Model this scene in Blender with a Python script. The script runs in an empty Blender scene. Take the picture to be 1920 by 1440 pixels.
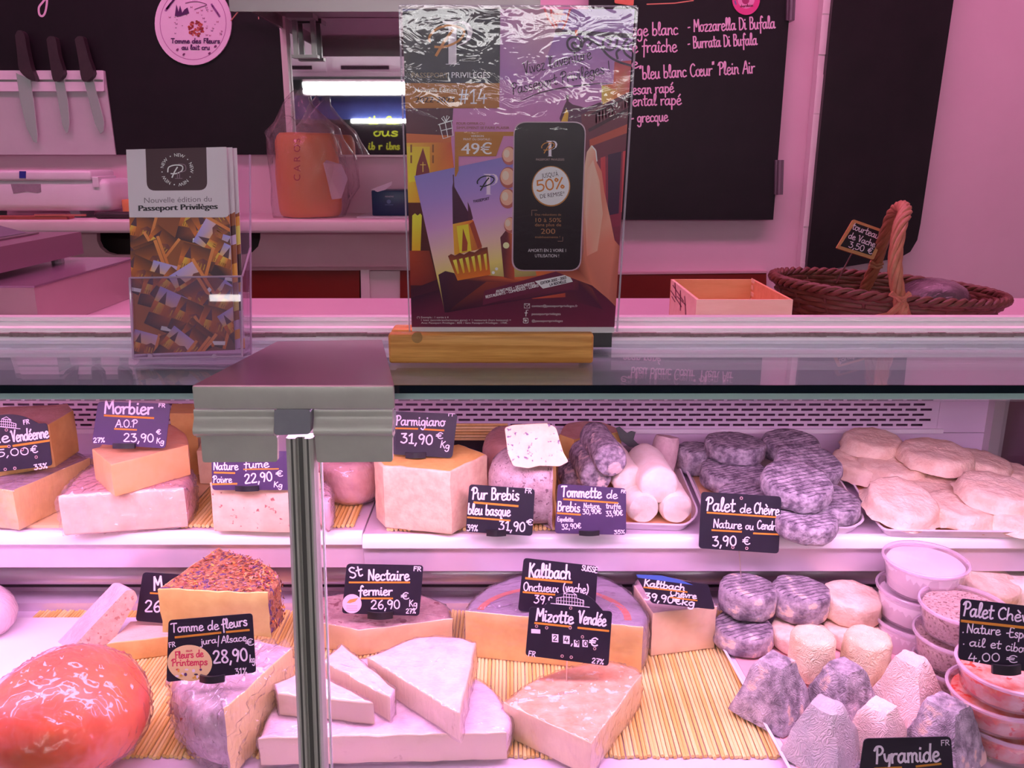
import bpy, bmesh, math, random
from mathutils import Vector, Matrix, noise as mnoise

# ------------------------------------------------------------------ camera, world, exposure
scene = bpy.context.scene
FPX = 1600.0; TH = math.radians(15.2); CAMZ = 1.55
SN, CS = math.sin(TH), math.cos(TH)
cam_data = bpy.data.cameras.new('camera'); cam = bpy.data.objects.new('camera', cam_data)
scene.collection.objects.link(cam)
cam.location = (0, 0, CAMZ); cam.rotation_euler = (math.pi/2 - TH, 0, 0)
cam_data.sensor_width = 36; cam_data.lens = FPX/1920*36; cam_data.clip_start = 0.02
scene.camera = cam
scene.view_settings.view_transform = 'Standard'; scene.view_settings.look = 'None'
scene.view_settings.gamma = 1; scene.view_settings.use_curve_mapping = False
scene.view_settings.exposure = 0.0
scene.cycles.transparent_max_bounces = 32

world = bpy.data.worlds.new('hall_daylight'); scene.world = world; world.use_nodes = True
world.node_tree.nodes['Background'].inputs[0].default_value = (0.95, 0.97, 1.0, 1)
world.node_tree.nodes['Background'].inputs[1].default_value = 0.20
CASE_COL, CASE_L = (1.0, 0.50, 0.96), 22.0       # rose food lamp inside the display case
BACK_COL, BACK_L = (1.0, 0.27, 0.60), 12.0       # rose tubes over the back counter
HALL_COL, HALL_L = (0.97, 0.97, 0.96), 14.0      # white tubes of the stall opposite

# ------------------------------------------------------------------ pixel geometry (photo frame 1920x1440)
def ray(px, py):
    u, v = (px-960)/FPX, (py-720)/FPX
    return Vector((u, CS - v*SN, -(SN + v*CS)))
O = Vector((0, 0, CAMZ))
def P(px, py, Y):
    r = ray(px, py); return O + r*(Y/r.y)
def Pz(px, py, z):
    r = ray(px, py); return O + r*((z-CAMZ)/r.z)
def Pd(px, py, d):
    return O + ray(px, py)*d
def depth(p): return (p-O).dot(Vector((0, CS, -SN)))
FWD = Vector((0, CS, -SN)); UP = Vector((0, SN, CS))
def ztop(px, yt, yb, z0):
    return P(px, yt, Pz(px, yb, z0).y).z

# ------------------------------------------------------------------ objects
COL = scene.collection
WL = {}
def props(o, label=None, cat=None, group=None, kind=None):
    if label: o['label'] = label
    if cat: o['category'] = cat
    if group: o['group'] = group
    if kind: o['kind'] = kind
    return o
def thing(name, label, cat, base, group=None):
    o = bpy.data.objects.new(name, None); COL.objects.link(o)
    o.empty_display_size = 0.02
    o.location = base; WL[o.name] = Vector(base)
    return props(o, label, cat, group)

class MB:
    """collects faces in world coordinates, builds one mesh object"""
    def __init__(s): s.v = []; s.f = []; s.m = []; s.col = None
    def add(s, vs, fs, mi=0):
        b = len(s.v); s.v += [Vector(x) for x in vs]
        for f in fs: s.f.append([b+i for i in f]); s.m.append(mi)
        return s
    def box(s, a, b, mi=0, mat=None):
        x0, y0, z0 = a; x1, y1, z1 = b
        vs = [Vector(q) for q in ((x0,y0,z0),(x1,y0,z0),(x1,y1,z0),(x0,y1,z0),(x0,y0,z1),(x1,y0,z1),(x1,y1,z1),(x0,y1,z1))]
        if mat: vs = [mat @ q for q in vs]
        return s.add(vs, ((3,2,1,0),(4,5,6,7),(0,1,5,4),(1,2,6,5),(2,3,7,6),(3,0,4,7)), mi)
    def hexa(s, bot, top, mi=0):
        return s.add(list(bot)+list(top), ((3,2,1,0),(4,5,6,7),(0,1,5,4),(1,2,6,5),(2,3,7,6),(3,0,4,7)), mi)
    def prism(s, pts, vec, mi=0, mside=None):
        n = len(pts); pts = [Vector(p) for p in pts]; vec = Vector(vec)
        ms = mi if mside is None else mside
        s.add(pts+[p+vec for p in pts], [], mi)
        b = len(s.v)-2*n
        s.f.append([b+i for i in range(n)]); s.m.append(mi)
        s.f.append([b+n+i for i in reversed(range(n))]); s.m.append(mi)
        for i in range(n):
            j = (i+1) % n
            s.f.append([b+j, b+i, b+n+i, b+n+j]); s.m.append(ms)
        return s
    def tube(s, pts, r, seg=8, mi=0, cap=True, closed=False):
        pts = [Vector(p) for p in pts]; n = len(pts)
        rs = r if isinstance(r, (list, tuple)) else [r]*n
        vs = []; prev = None
        for i, p in enumerate(pts):
            if closed: t = pts[(i+1) % n]-pts[i-1]
            else: t = pts[min(i+1, n-1)]-pts[max(i-1, 0)]
            if t.length < 1e-9: t = Vector((0,0,1))
            t.normalize()
            if prev is None:
                a = Vector((0,0,1)) if abs(t.z) < .9 else Vector((1,0,0))
                nn = t.cross(a).normalized()
            else:
                nn = (prev - t*prev.dot(t))
                nn = nn.normalized() if nn.length > 1e-6 else t.orthogonal().normalized()
            prev = nn; bb = t.cross(nn)
            for k in range(seg):
                a = 2*math.pi*k/seg
                vs.append(p + (nn*math.cos(a)+bb*math.sin(a))*rs[i])
        fs = []
        m = n if closed else n-1
        for i in range(m):
            i2 = (i+1) % n
            for k in range(seg):
                k2 = (k+1) % seg
                fs.append((i*seg+k, i*seg+k2, i2*seg+k2, i2*seg+k))
        if cap and not closed:
            fs.append(tuple(reversed(range(seg)))); fs.append(tuple((n-1)*seg+k for k in range(seg)))
        return s.add(vs, fs, mi)
    def lathe(s, c, prof, seg=32, mi=0, mat=None, sx=1, sy=1, cap=True):
        vs = []
        for r, z in prof:
            for k in range(seg):
                a = 2*math.pi*k/seg
                q = Vector((r*sx*math.cos(a), r*sy*math.sin(a), z))
                if mat: q = mat @ q
                vs.append(q + Vector(c))
        fs = []
        for i in range(len(prof)-1):
            for k in range(seg):
                k2 = (k+1) % seg
                fs.append((i*seg+k, i*seg+k2, (i+1)*seg+k2, (i+1)*seg+k))
        if cap and prof[0][0] > 1e-6: fs.append(tuple(reversed(range(seg))))
        if cap and prof[-1][0] > 1e-6: fs.append(tuple((len(prof)-1)*seg+k for k in range(seg)))
        return s.add(vs, fs, mi)
    def rough(s, amp, scale, seed=0, amp2=0, scale2=1):
        off = Vector((seed*3.17, seed*1.71, seed*.77))
        for i, q in enumerate(s.v):
            d = mnoise.noise_vector(q*scale+off)*amp
            if amp2: d += mnoise.noise_vector(q*scale2+off)*amp2
            s.v[i] = q + d
        return s
    def build(s, name, mats, parent=None, smooth=None, label=None, kind=None, cat=None, group=None):
        if not isinstance(mats, (list, tuple)): mats = [mats]
        me = bpy.data.meshes.new(name)
        org = WL[parent.name] if parent else None
        if org is None:
            lo = Vector((min(q.x for q in s.v), min(q.y for q in s.v), min(q.z for q in s.v)))
            hi = Vector((max(q.x for q in s.v), max(q.y for q in s.v), max(q.z for q in s.v)))
            org = Vector(((lo.x+hi.x)/2, (lo.y+hi.y)/2, lo.z))
        me.from_pydata([q-org for q in s.v], [], s.f)
        for m in mats: me.materials.append(m)
        if len(mats) > 1: me.polygons.foreach_set('material_index', s.m)
        if s.col:
            at = me.color_attributes.new('print', 'FLOAT_COLOR', 'POINT')
            for i, c in enumerate(s.col): at.data[i].color = (c[0], c[1], c[2], 1)
        if smooth is not None:
            me.polygons.foreach_set('use_smooth', [True]*len(me.polygons))
            me.set_sharp_from_angle(angle=math.radians(smooth))
        me.update()
        o = bpy.data.objects.new(name, me); COL.objects.link(o)
        if parent: o.parent = parent
        else: o.location = org
        WL[o.name] = Vector(org)
        return props(o, label, cat, group, kind)

def rbox(mb, a, b, r, seg=3, mi=0, mat=None):
    """box with rounded edges"""
    bm = bmesh.new()
    x0,y0,z0 = a; x1,y1,z1 = b
    vs = [bm.verts.new(q) for q in ((x0,y0,z0),(x1,y0,z0),(x1,y1,z0),(x0,y1,z0),(x0,y0,z1),(x1,y0,z1),(x1,y1,z1),(x0,y1,z1))]
    for f in ((3,2,1,0),(4,5,6,7),(0,1,5,4),(1,2,6,5),(2,3,7,6),(3,0,4,7)): bm.faces.new([vs[i] for i in f])
    bmesh.ops.bevel(bm, geom=list(bm.edges), offset=r, segments=seg, affect='EDGES', profile=.5)
    bm.verts.index_update()
    V = [q.co.copy() for q in bm.verts]
    if mat: V = [mat @ q for q in V]
    mb.add(V, [[q.index for q in f.verts] for f in bm.faces], mi); bm.free()
    return mb

# ------------------------------------------------------------------ materials
MATS = {}
def lin(c):
    return tuple(((x/255)/12.92 if x/255 <= .04045 else (((x/255)+.055)/1.055)**2.4) for x in c)
def mat(name, col, rough=.5, metal=0.0, spec=.5, col2=None, nscale=40, namt=.5, bump=0, bscale=200, bdist=.001,
        coat=0, film=0, fscale=60, stretch=(1,1,1), col3=None, n3=150, thr3=.62, emit=None, es=1, alpha=1, bkind='noise', sheen=0, sss=0):
    if name in MATS: return MATS[name]
    m = bpy.data.materials.new(name); m.use_nodes = True
    nt = m.node_tree; N = nt.nodes; L = nt.links; b = N['Principled BSDF']
    b.inputs['Base Color'].default_value = (*col, 1); b.inputs['Roughness'].default_value = rough
    b.inputs['Metallic'].default_value = metal; b.inputs['Specular IOR Level'].default_value = spec
    tc = N.new('ShaderNodeTexCoord'); mp = N.new('ShaderNodeMapping'); mp.inputs['Scale'].default_value = stretch
    L.new(tc.outputs['Object'], mp.inputs['Vector'])
    if sss:
        b.inputs['Subsurface Weight'].default_value = sss; b.inputs['Subsurface Radius'].default_value = (.01,.006,.004)
        b.inputs['Subsurface Scale'].default_value = 1.0
    out = None
    if col2:
        n = N.new('ShaderNodeTexNoise'); n.inputs['Scale'].default_value = nscale; n.inputs['Detail'].default_value = 5
        n.inputs['Roughness'].default_value = .65
        L.new(mp.outputs[0], n.inputs['Vector'])
        r = N.new('ShaderNodeValToRGB'); r.color_ramp.elements[0].position = .5-namt*.3; r.color_ramp.elements[1].position = .5+namt*.3
        r.color_ramp.elements[0].color = (*col, 1); r.color_ramp.elements[1].color = (*col2, 1)
        L.new(n.outputs['Fac'], r.inputs['Fac']); out = r.outputs['Color']
        if col3:
            n3n = N.new('ShaderNodeTexNoise'); n3n.inputs['Scale'].default_value = n3; n3n.inputs['Detail'].default_value = 3
            L.new(mp.outputs[0], n3n.inputs['Vector'])
            r3 = N.new('ShaderNodeValToRGB'); r3.color_ramp.elements[0].position = thr3; r3.color_ramp.elements[1].position = thr3+.05
            r3.color_ramp.elements[0].color = (0,0,0,1); r3.color_ramp.elements[1].color = (1,1,1,1)
            L.new(n3n.outputs['Fac'], r3.inputs['Fac'])
            mx = N.new('ShaderNodeMix'); mx.data_type = 'RGBA'
            L.new(r3.outputs['Color'], mx.inputs[0]); L.new(out, mx.inputs[6]); mx.inputs[7].default_value = (*col3, 1)
            out = mx.outputs[2]
        L.new(out, b.inputs['Base Color'])
    if bump:
        if bkind == 'wrinkle':
            n = N.new('ShaderNodeTexNoise'); n.inputs['Scale'].default_value = bscale; n.inputs['Detail'].default_value = 2
            n.inputs['Distortion'].default_value = 2.5
            L.new(mp.outputs[0], n.inputs['Vector'])
            ma = N.new('ShaderNodeMath'); ma.operation = 'PINGPONG'; ma.inputs[1].default_value = .07
            L.new(n.outputs['Fac'], ma.inputs[0]); h = N.new('ShaderNodeMath'); h.operation = 'MULTIPLY'; h.inputs[1].default_value = 10
            L.new(ma.outputs[0], h.inputs[0]); ho = h.outputs[0]
        elif bkind == 'brushed':
            mp2 = N.new('ShaderNodeMapping'); mp2.inputs['Scale'].default_value = (1, 60, 60)
            L.new(tc.outputs['Object'], mp2.inputs['Vector'])
            n = N.new('ShaderNodeTexNoise'); n.inputs['Scale'].default_value = bscale; n.inputs['Detail'].default_value = 3
            L.new(mp2.outputs[0], n.inputs['Vector']); ho = n.outputs['Fac']
        else:
            n = N.new('ShaderNodeTexNoise'); n.inputs['Scale'].default_value = bscale; n.inputs['Detail'].default_value = 6
            L.new(mp.outputs[0], n.inputs['Vector']); ho = n.outputs['Fac']
        bp = N.new('ShaderNodeBump'); bp.inputs['Strength'].default_value = bump; bp.inputs['Distance'].default_value = bdist
        L.new(ho, bp.inputs['Height']); L.new(bp.outputs['Normal'], b.inputs['Normal'])
    if coat:
        b.inputs['Coat Weight'].default_value = coat; b.inputs['Coat Roughness'].default_value = .10
        if film:
            mp3 = N.new('ShaderNodeMapping'); mp3.inputs['Scale'].default_value = (1, 2.2, .35); mp3.inputs['Rotation'].default_value = (.4, .7, .5)
            L.new(tc.outputs['Object'], mp3.inputs['Vector'])
            n = N.new('ShaderNodeTexNoise'); n.inputs['Scale'].default_value = fscale; n.inputs['Detail'].default_value = 4
            n.inputs['Distortion'].default_value = 2.4
            L.new(mp3.outputs[0], n.inputs['Vector'])
            bp = N.new('ShaderNodeBump'); bp.inputs['Strength'].default_value = min(1, film*1.6); bp.inputs['Distance'].default_value = .008
            L.new(n.outputs['Fac'], bp.inputs['Height']); L.new(bp.outputs['Normal'], b.inputs['Coat Normal'])
    if emit:
        b.inputs['Emission Color'].default_value = (*emit, 1); b.inputs['Emission Strength'].default_value = es
    MATS[name] = m
    return m
def glassy(name, tint=(.95,.97,.97), gloss=.02, ior=1.45, milk=0.0, milkcol=(.9,.9,.95), bump=0, bscale=60, bdist=.004, stretch=(1,1,1), detail=5, dist=.8):
    """thin clear sheet: Fresnel mix of mirror and see-through, with an optional milky share"""
    m = bpy.data.materials.new(name); m.use_nodes = True
    nt = m.node_tree; N = nt.nodes; L = nt.links
    N.remove(N['Principled BSDF']); out = N['Material Output']
    tr = N.new('ShaderNodeBsdfTransparent'); tr.inputs[0].default_value = (*tint, 1)
    gl = N.new('ShaderNodeBsdfGlossy'); gl.inputs['Roughness'].default_value = gloss
    fr = N.new('ShaderNodeFresnel'); fr.inputs['IOR'].default_value = ior
    ge = N.new('ShaderNodeNewGeometry'); mi = N.new('ShaderNodeMix'); mi.inputs[2].default_value = ior; mi.inputs[3].default_value = 1/ior
    L.new(ge.outputs['Backfacing'], mi.inputs[0]); L.new(mi.outputs[0], fr.inputs['IOR'])   # a thin sheet mirrors alike from both sides
    base = tr
    if milk:
        df = N.new('ShaderNodeBsdfDiffuse'); df.inputs[0].default_value = (*milkcol, 1)
        mm = N.new('ShaderNodeMixShader'); mm.inputs[0].default_value = milk
        L.new(tr.outputs[0], mm.inputs[1]); L.new(df.outputs[0], mm.inputs[2]); base = mm
    mx = N.new('ShaderNodeMixShader')
    L.new(fr.outputs[0], mx.inputs[0]); L.new(base.outputs[0], mx.inputs[1]); L.new(gl.outputs[0], mx.inputs[2])
    L.new(mx.outputs[0], out.inputs['Surface'])
    if bump:
        tc = N.new('ShaderNodeTexCoord'); mp = N.new('ShaderNodeMapping'); mp.inputs['Scale'].default_value = stretch
        L.new(tc.outputs['Object'], mp.inputs['Vector'])
        n = N.new('ShaderNodeTexNoise'); n.inputs['Scale'].default_value = bscale; n.inputs['Detail'].default_value = detail
        n.inputs['Distortion'].default_value = dist
        L.new(mp.outputs[0], n.inputs['Vector'])
        bp = N.new('ShaderNodeBump'); bp.inputs['Strength'].default_value = bump; bp.inputs['Distance'].default_value = bdist
        L.new(n.outputs['Fac'], bp.inputs['Height'])
        L.new(bp.outputs[0], gl.inputs['Normal']); L.new(bp.outputs[0], fr.inputs['Normal'])
    return m
def lamp_mat(name, col, strength):
    m = bpy.data.materials.new(name); m.use_nodes = True
    b = m.node_tree.nodes['Principled BSDF']
    b.inputs['Base Color'].default_value = (.9,.9,.9,1)
    b.inputs['Emission Color'].default_value = (*col, 1); b.inputs['Emission Strength'].default_value = strength
    return m
def print_mat(name, rough=.45, coat=0):
    m = bpy.data.materials.new(name); m.use_nodes = True
    nt = m.node_tree; b = nt.nodes['Principled BSDF']
    a = nt.nodes.new('ShaderNodeAttribute'); a.attribute_name = 'print'
    nt.links.new(a.outputs['Color'], b.inputs['Base Color'])
    b.inputs['Roughness'].default_value = rough; b.inputs['Coat Weight'].default_value = coat
    return m

# ------------------------------------------------------------------ 2-D artwork traced in photo pixels and laid on a plane
GLY = {
'a':"3.2,3.3 2,4 .6,3 .3,1.4 1.1,.1 2.4,.8 3.2,3.2;3.3,4 3.1,1.4 3.5,.2 4.3,.6|4.4",
'b':".7,7.6 .5,3 .5,.2;.5,2.2 1.7,3.8 3,3 3,1 1.8,0 .5,.6|3.9",
'c':"3,3.3 2,4 .7,3.2 .4,1.6 1.2,.1 3.2,.7|3.5",
'd':"3,3 2,4 .6,3 .3,1.4 1.2,0 2.6,.8 3.2,3;3.6,7.6 3.2,2 3.6,.1|4.2",
'e':".5,1.9 2,2.2 3,2.9 2.4,4 1.2,3.8 .4,2 1,.2 2.2,0 3.6,.9|3.7",
'f':"3.4,6.8 2.7,7.7 1.9,6.6 1.6,3 1.3,-2.6;.3,3.6 3.1,3.9|3.2",
'g':"3,3.2 2,4 .6,3 .5,1.4 1.4,.3 2.6,1.2 3.2,3.8 3.1,0 2.6,-2.4 1.2,-3 .2,-2|3.9",
'h':".7,7.6 .5,0;.5,2 1.8,3.9 3,3.2 3,1 3.5,.1|4",
'i':".7,4 .6,1 1.1,.1 1.8,.5;.8,5.6 .95,6.1|2",
'j':"1.4,4 1.3,-1.4 .6,-2.8 -.3,-2.2;1.5,5.6 1.65,6.1|2.2",
'k':".7,7.6 .5,0;3,3.9 .6,1.7;1.3,2.2 2.6,.4 3.4,.2|3.7",
'l':".3,.9 1.6,4.5 1.8,7 1,7.5 .6,5.5 .7,1.2 1.4,.1 2.2,.6|2.3",
'm':".5,4 .5,0;.5,2.6 1.5,3.9 2.3,3.4 2.3,0;2.3,2.6 3.4,3.9 4.3,3.2 4.2,1 4.9,.2|5.3",
'n':".5,4 .5,0;.5,2.4 1.8,3.9 2.9,3.2 2.8,1 3.5,.2|3.9",
'o':"2,4 .7,3.3 .4,1.8 1.2,.1 2.6,.5 3.2,2.2 2.6,3.7 1.8,4 2.9,3.6 3.9,3.8|4",
'p':".6,4.2 .5,0 .4,-3;.5,2.6 1.8,4 3.1,3 2.9,1 1.6,0 .5,.8|3.8",
'q':"3,3.2 2,4 .6,3 .4,1.4 1.4,.2 2.8,1.4 3.1,3.9 2.9,0 2.9,-3 3.8,-1.6|4",
'r':".5,4 .6,0;.6,2.2 1.5,3.7 2.9,3.8|3.1",
's':"2.8,3.4 1.7,4 .7,3.2 1.4,2.2 2.7,1.3 2.2,.1 1,0 .3,.7|3.4",
't':"1.3,6.8 1.1,1.2 1.7,.1 2.7,.6;.1,4.3 2.9,4.5|2.9",
'u':".5,4 .4,1.3 1.2,0 2.4,.8 3,4;3,4 2.9,1 3.6,.2|4",
'v':".3,4 1,1.6 1.5,.1 2.2,2 2.8,4.2|3.2",
'x':".4,4 1.8,2 3.2,.1;3,4 .3,0|3.5",
'y':".4,4 .8,1.5 1.8,1 2.9,3.9 2.5,-1 1.4,-3 .4,-2.2|3.4",
'z':".4,3.9 2.8,3.9 .5,.2 3.1,.2|3.5",
'A':".2,0 1.8,4.5 2.8,7.4 3.6,4 4.2,0;1,2.6 3.9,2.8|4.7",
'B':".7,7.3 .6,0;.6,7.2 2.5,7.2 3,5.6 2,4.1 .7,3.9;.8,3.9 2.8,3.8 3.5,2 2.6,.3 .4,.1|4.1",
'C':"3.8,6.2 2.6,7.3 .9,5.8 .4,3 1.2,.6 2.6,0 4,1|4.3",
'D':".7,7.3 .6,0;.4,7.2 2.6,6.8 4,4.6 3.6,1.6 2,.1 .4,.1|4.5",
'E':"3.4,7.2 .7,7.2 .6,.1 3.5,.1;.7,3.8 2.8,3.9|3.9",
'F':".7,7.3 .6,0;.5,7.2 3.4,7.2;.7,4 2.7,4.1|3.6",
'G':"3.8,6.2 2.6,7.3 .9,5.8 .4,3 1.2,.6 2.6,0 3.8,1.2 3.8,3 2.4,3|4.4",'H':".7,7.3 .6,0;3.8,7.3 3.7,0;.7,3.8 3.7,3.8|4.5",'I':".6,7.2 .5,0|1.4",
'J':"2.4,7.2 2.3,1.4 1.4,0 .3,1|3.1",
'K':".8,7.5 .5,0;3.6,7.2 .7,3.5;1.4,4.1 3.8,0|4.2",
'L':".7,7.3 .6,.1 3.2,.2|3.5",
'M':".5,0 .9,7.2;.9,7.2 2.6,2.8;2.6,2.8 4.4,7.3;4.4,7.3 4.8,0|5.4",
'N':".5,0 .7,7.2;.7,7.2 3.5,.2;3.5,.2 3.9,7.5|4.5",
'O':"2.4,7.3 .8,5.8 .4,3 1.2,.4 2.8,.1 4.1,2.4 3.9,5.8 2.4,7.3|4.8",
'P':".1,5.6 1.2,7.2 3.2,7.2 4,5.6 3,4 1.2,3.6;1.5,7 1.3,3 1,0|4.2",
'R':".8,7.3 .6,0;.7,7.2 2.7,7.1 3.2,5.5 2.2,4 .8,3.8;1.6,3.8 3.6,0|4.1",
'S':"3.2,6.3 2,7.3 .7,6.2 1.3,4.3 2.8,3 3,1 1.6,0 .3,1.1|3.7",
'T':".2,6.6 .6,7.2 4.2,7.2;2.3,7.1 2.1,3 2,0|4.4",
'U':".5,7.2 .5,1.6 1.6,0 3,.6 3.5,7.2|4.2",
'V':".2,6.6 .8,7.3 1.6,3 2.2,0 3,4 4.3,7.8|4.4",
'0':"1.9,7 .8,5.8 .4,3.4 .9,.9 2,.1 3.1,1.4 3.3,4.4 2.7,6.4 1.9,7|3.9",
'1':".5,5.4 1.9,7.1;1.9,7.1 1.8,0;.7,.1 2.9,.1|3.3",
'2':".5,5.6 1.4,7 2.8,6.6 2.9,4.8 1.6,2.4 .4,.3 3.4,.3|3.9",
'3':".5,6.6 2.9,6.9;2.9,6.9 1.5,4.2;1.5,4.2 3,3.6 3.2,1.6 1.9,0 .4,.7|3.8",
'4':"1.6,7 .4,2.4;.4,2.4 3.6,2.6;2.8,4.6 2.5,0|4",
'5':"3.1,7 .9,6.9;.9,6.9 .7,4;.7,4 2.2,4.3 3.2,2.8 2.6,.6 1.2,0 .3,.8|3.7",
'6':"2.7,7 1.2,5.2 .5,2.4 1.2,.2 2.6,.4 3.1,2.2 2.2,3.6 .7,2.6|3.7",
'7':".4,6.9 3.3,6.9;3.3,6.9 1.4,0;1.2,3.5 3,3.7|3.7",
'8':"1.9,3.8 .8,5 1,6.7 2.2,7 3,5.8 1.8,3.8 .5,2 1,.3 2.4,.1 3.2,1.6 1.9,3.8|3.8",
'9':"3,5.4 2,7 .8,6.2 .6,4.4 1.7,3.4 3,5.2;3.1,6 2.8,2.6 2.2,0|3.7",
'€':"3.8,6 2.6,7 1.3,5.6 1,3.2 1.6,.8 2.8,.1 4,1;.2,4.3 3,4.4;.1,2.7 2.8,2.8|4.3",
'%':".9,6.9 .4,5.9 1,5 1.6,5.9 .9,6.9;3.4,7 .6,0;3,2 2.5,1 3.1,.1 3.7,1 3,2|4.2",
',':".9,.5 .3,-1.6|1.6", '.':".5,.2 .7,.5|1.4", '-':".2,2.6 1.8,2.8|2.3", '/':".2,-1 2.4,8|2.8",
'(':"1.8,8 .6,5 .6,1.5 1.5,-1|2.1", ')':".3,8 1.5,5 1.5,1.5 .5,-1|2.1", '!':".7,7.4 .5,2;.4,.2 .5,.5|1.5",
"'":".6,7.6 .4,5.8|1.1", '"':".5,7.8 .3,6.3;1.3,7.9 1.1,6.4|1.9", ' ':"|2.6", '#':"1.6,7 .8,0;3.2,7 2.4,0;.4,4.6 3.8,4.6;.2,2.2 3.6,2.2|4.2",
'+':".3,3 2.7,3;1.5,4.4 1.5,1.6|3.1", '*':".3,6.6 1.7,5.6;.3,5.6 1.7,6.6;1,7 1,5.2|2.1", ':':".5,.2 .6,.5;.5,3 .6,3.3|1.3",
}
ACC = {'é':('e',"1.6,5.2 2.9,6.8"), 'è':('e',"2.8,5.2 1.4,6.8"), 'ê':('e',"1.1,5.2 2,6.4;2,6.4 2.9,5.2"), 'î':('i',".1,5 .9,6.2;.9,6.2 1.7,5"),
       'à':('a',"2.6,5.2 1.4,6.8"), 'œ':('o',"3.6,2 4.6,2.4 5.2,3.2 4.4,4 3.6,3 3.4,1 4.6,0 5.8,.8")}
def parse(s):
    st = []
    for q in s.split(';'):
        if q.strip(): st.append([tuple(float(x) for x in p.split(',')) for p in q.split()])
    return st
GL = {}
for ch, s in GLY.items():
    a, b = s.split('|'); GL[ch] = (parse(a), float(b))
for ch, (bs, ex) in ACC.items():
    GL[ch] = (GL[bs][0]+parse(ex), GL[bs][1]+(2.0 if ch == 'œ' else 0))
def crom(pts, n=5):
    if len(pts) < 3: return list(pts)
    out = []
    q = [pts[0]]+list(pts)+[pts[-1]]
    for i in range(1, len(q)-2):
        p0, p1, p2, p3 = q[i-1], q[i], q[i+1], q[i+2]
        for k in range(n):
            t = k/n
            out.append(tuple(.5*((2*b)+(-a+c)*t+(2*a-5*b+4*c-d)*t*t+(-a+3*b-3*c+d)*t**3) for a, b, c, d in zip(p0, p1, p2, p3)))
    out.append(tuple(pts[-1])); return out
_TXT = {}
def text_shape(s):
    """filled outline letters (built-in font): 2-D triangles, cap height 1"""
    if s in _TXT: return _TXT[s]
    cu = bpy.data.curves.new('t', 'FONT'); cu.body = s; cu.resolution_u = 3; cu.fill_mode = 'FRONT'
    ob = bpy.data.objects.new('t', cu); COL.objects.link(ob)
    dg = bpy.context.evaluated_depsgraph_get(); dg.update()
    me = bpy.data.meshes.new_from_object(ob.evaluated_get(dg))
    V = [(v.co.x/.73, v.co.y/.73) for v in me.vertices]; F = [list(p.vertices) for p in me.polygons]
    bpy.data.objects.remove(ob); bpy.data.curves.remove(cu); bpy.data.meshes.remove(me)
    _TXT[s] = (V, F); return V, F

def clip_poly(pts, clip):
    """Sutherland-Hodgman of (x,y,c..) points against a convex clockwise-or-not polygon"""
    def area(c): return sum(c[i][0]*c[(i+1) % len(c)][1]-c[(i+1) % len(c)][0]*c[i][1] for i in range(len(c)))
    if area(clip) < 0: clip = clip[::-1]
    out = list(pts)
    for i in range(len(clip)):
        (ax, ay), (bx, by) = clip[i], clip[(i+1) % len(clip)]
        inp, out = out, []
        if not inp: return []
        def side(p): return (bx-ax)*(p[1]-ay)-(by-ay)*(p[0]-ax)
        for j in range(len(inp)):
            p, q = inp[j], inp[(j+1) % len(inp)]
            sp, sq = side(p), side(q)
            if sp >= 0: out.append(p)
            if (sp >= 0) != (sq >= 0):
                t = sp/(sp-sq)
                out.append(tuple(a+(b-a)*t for a, b in zip(p, q)))
    return out

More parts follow.
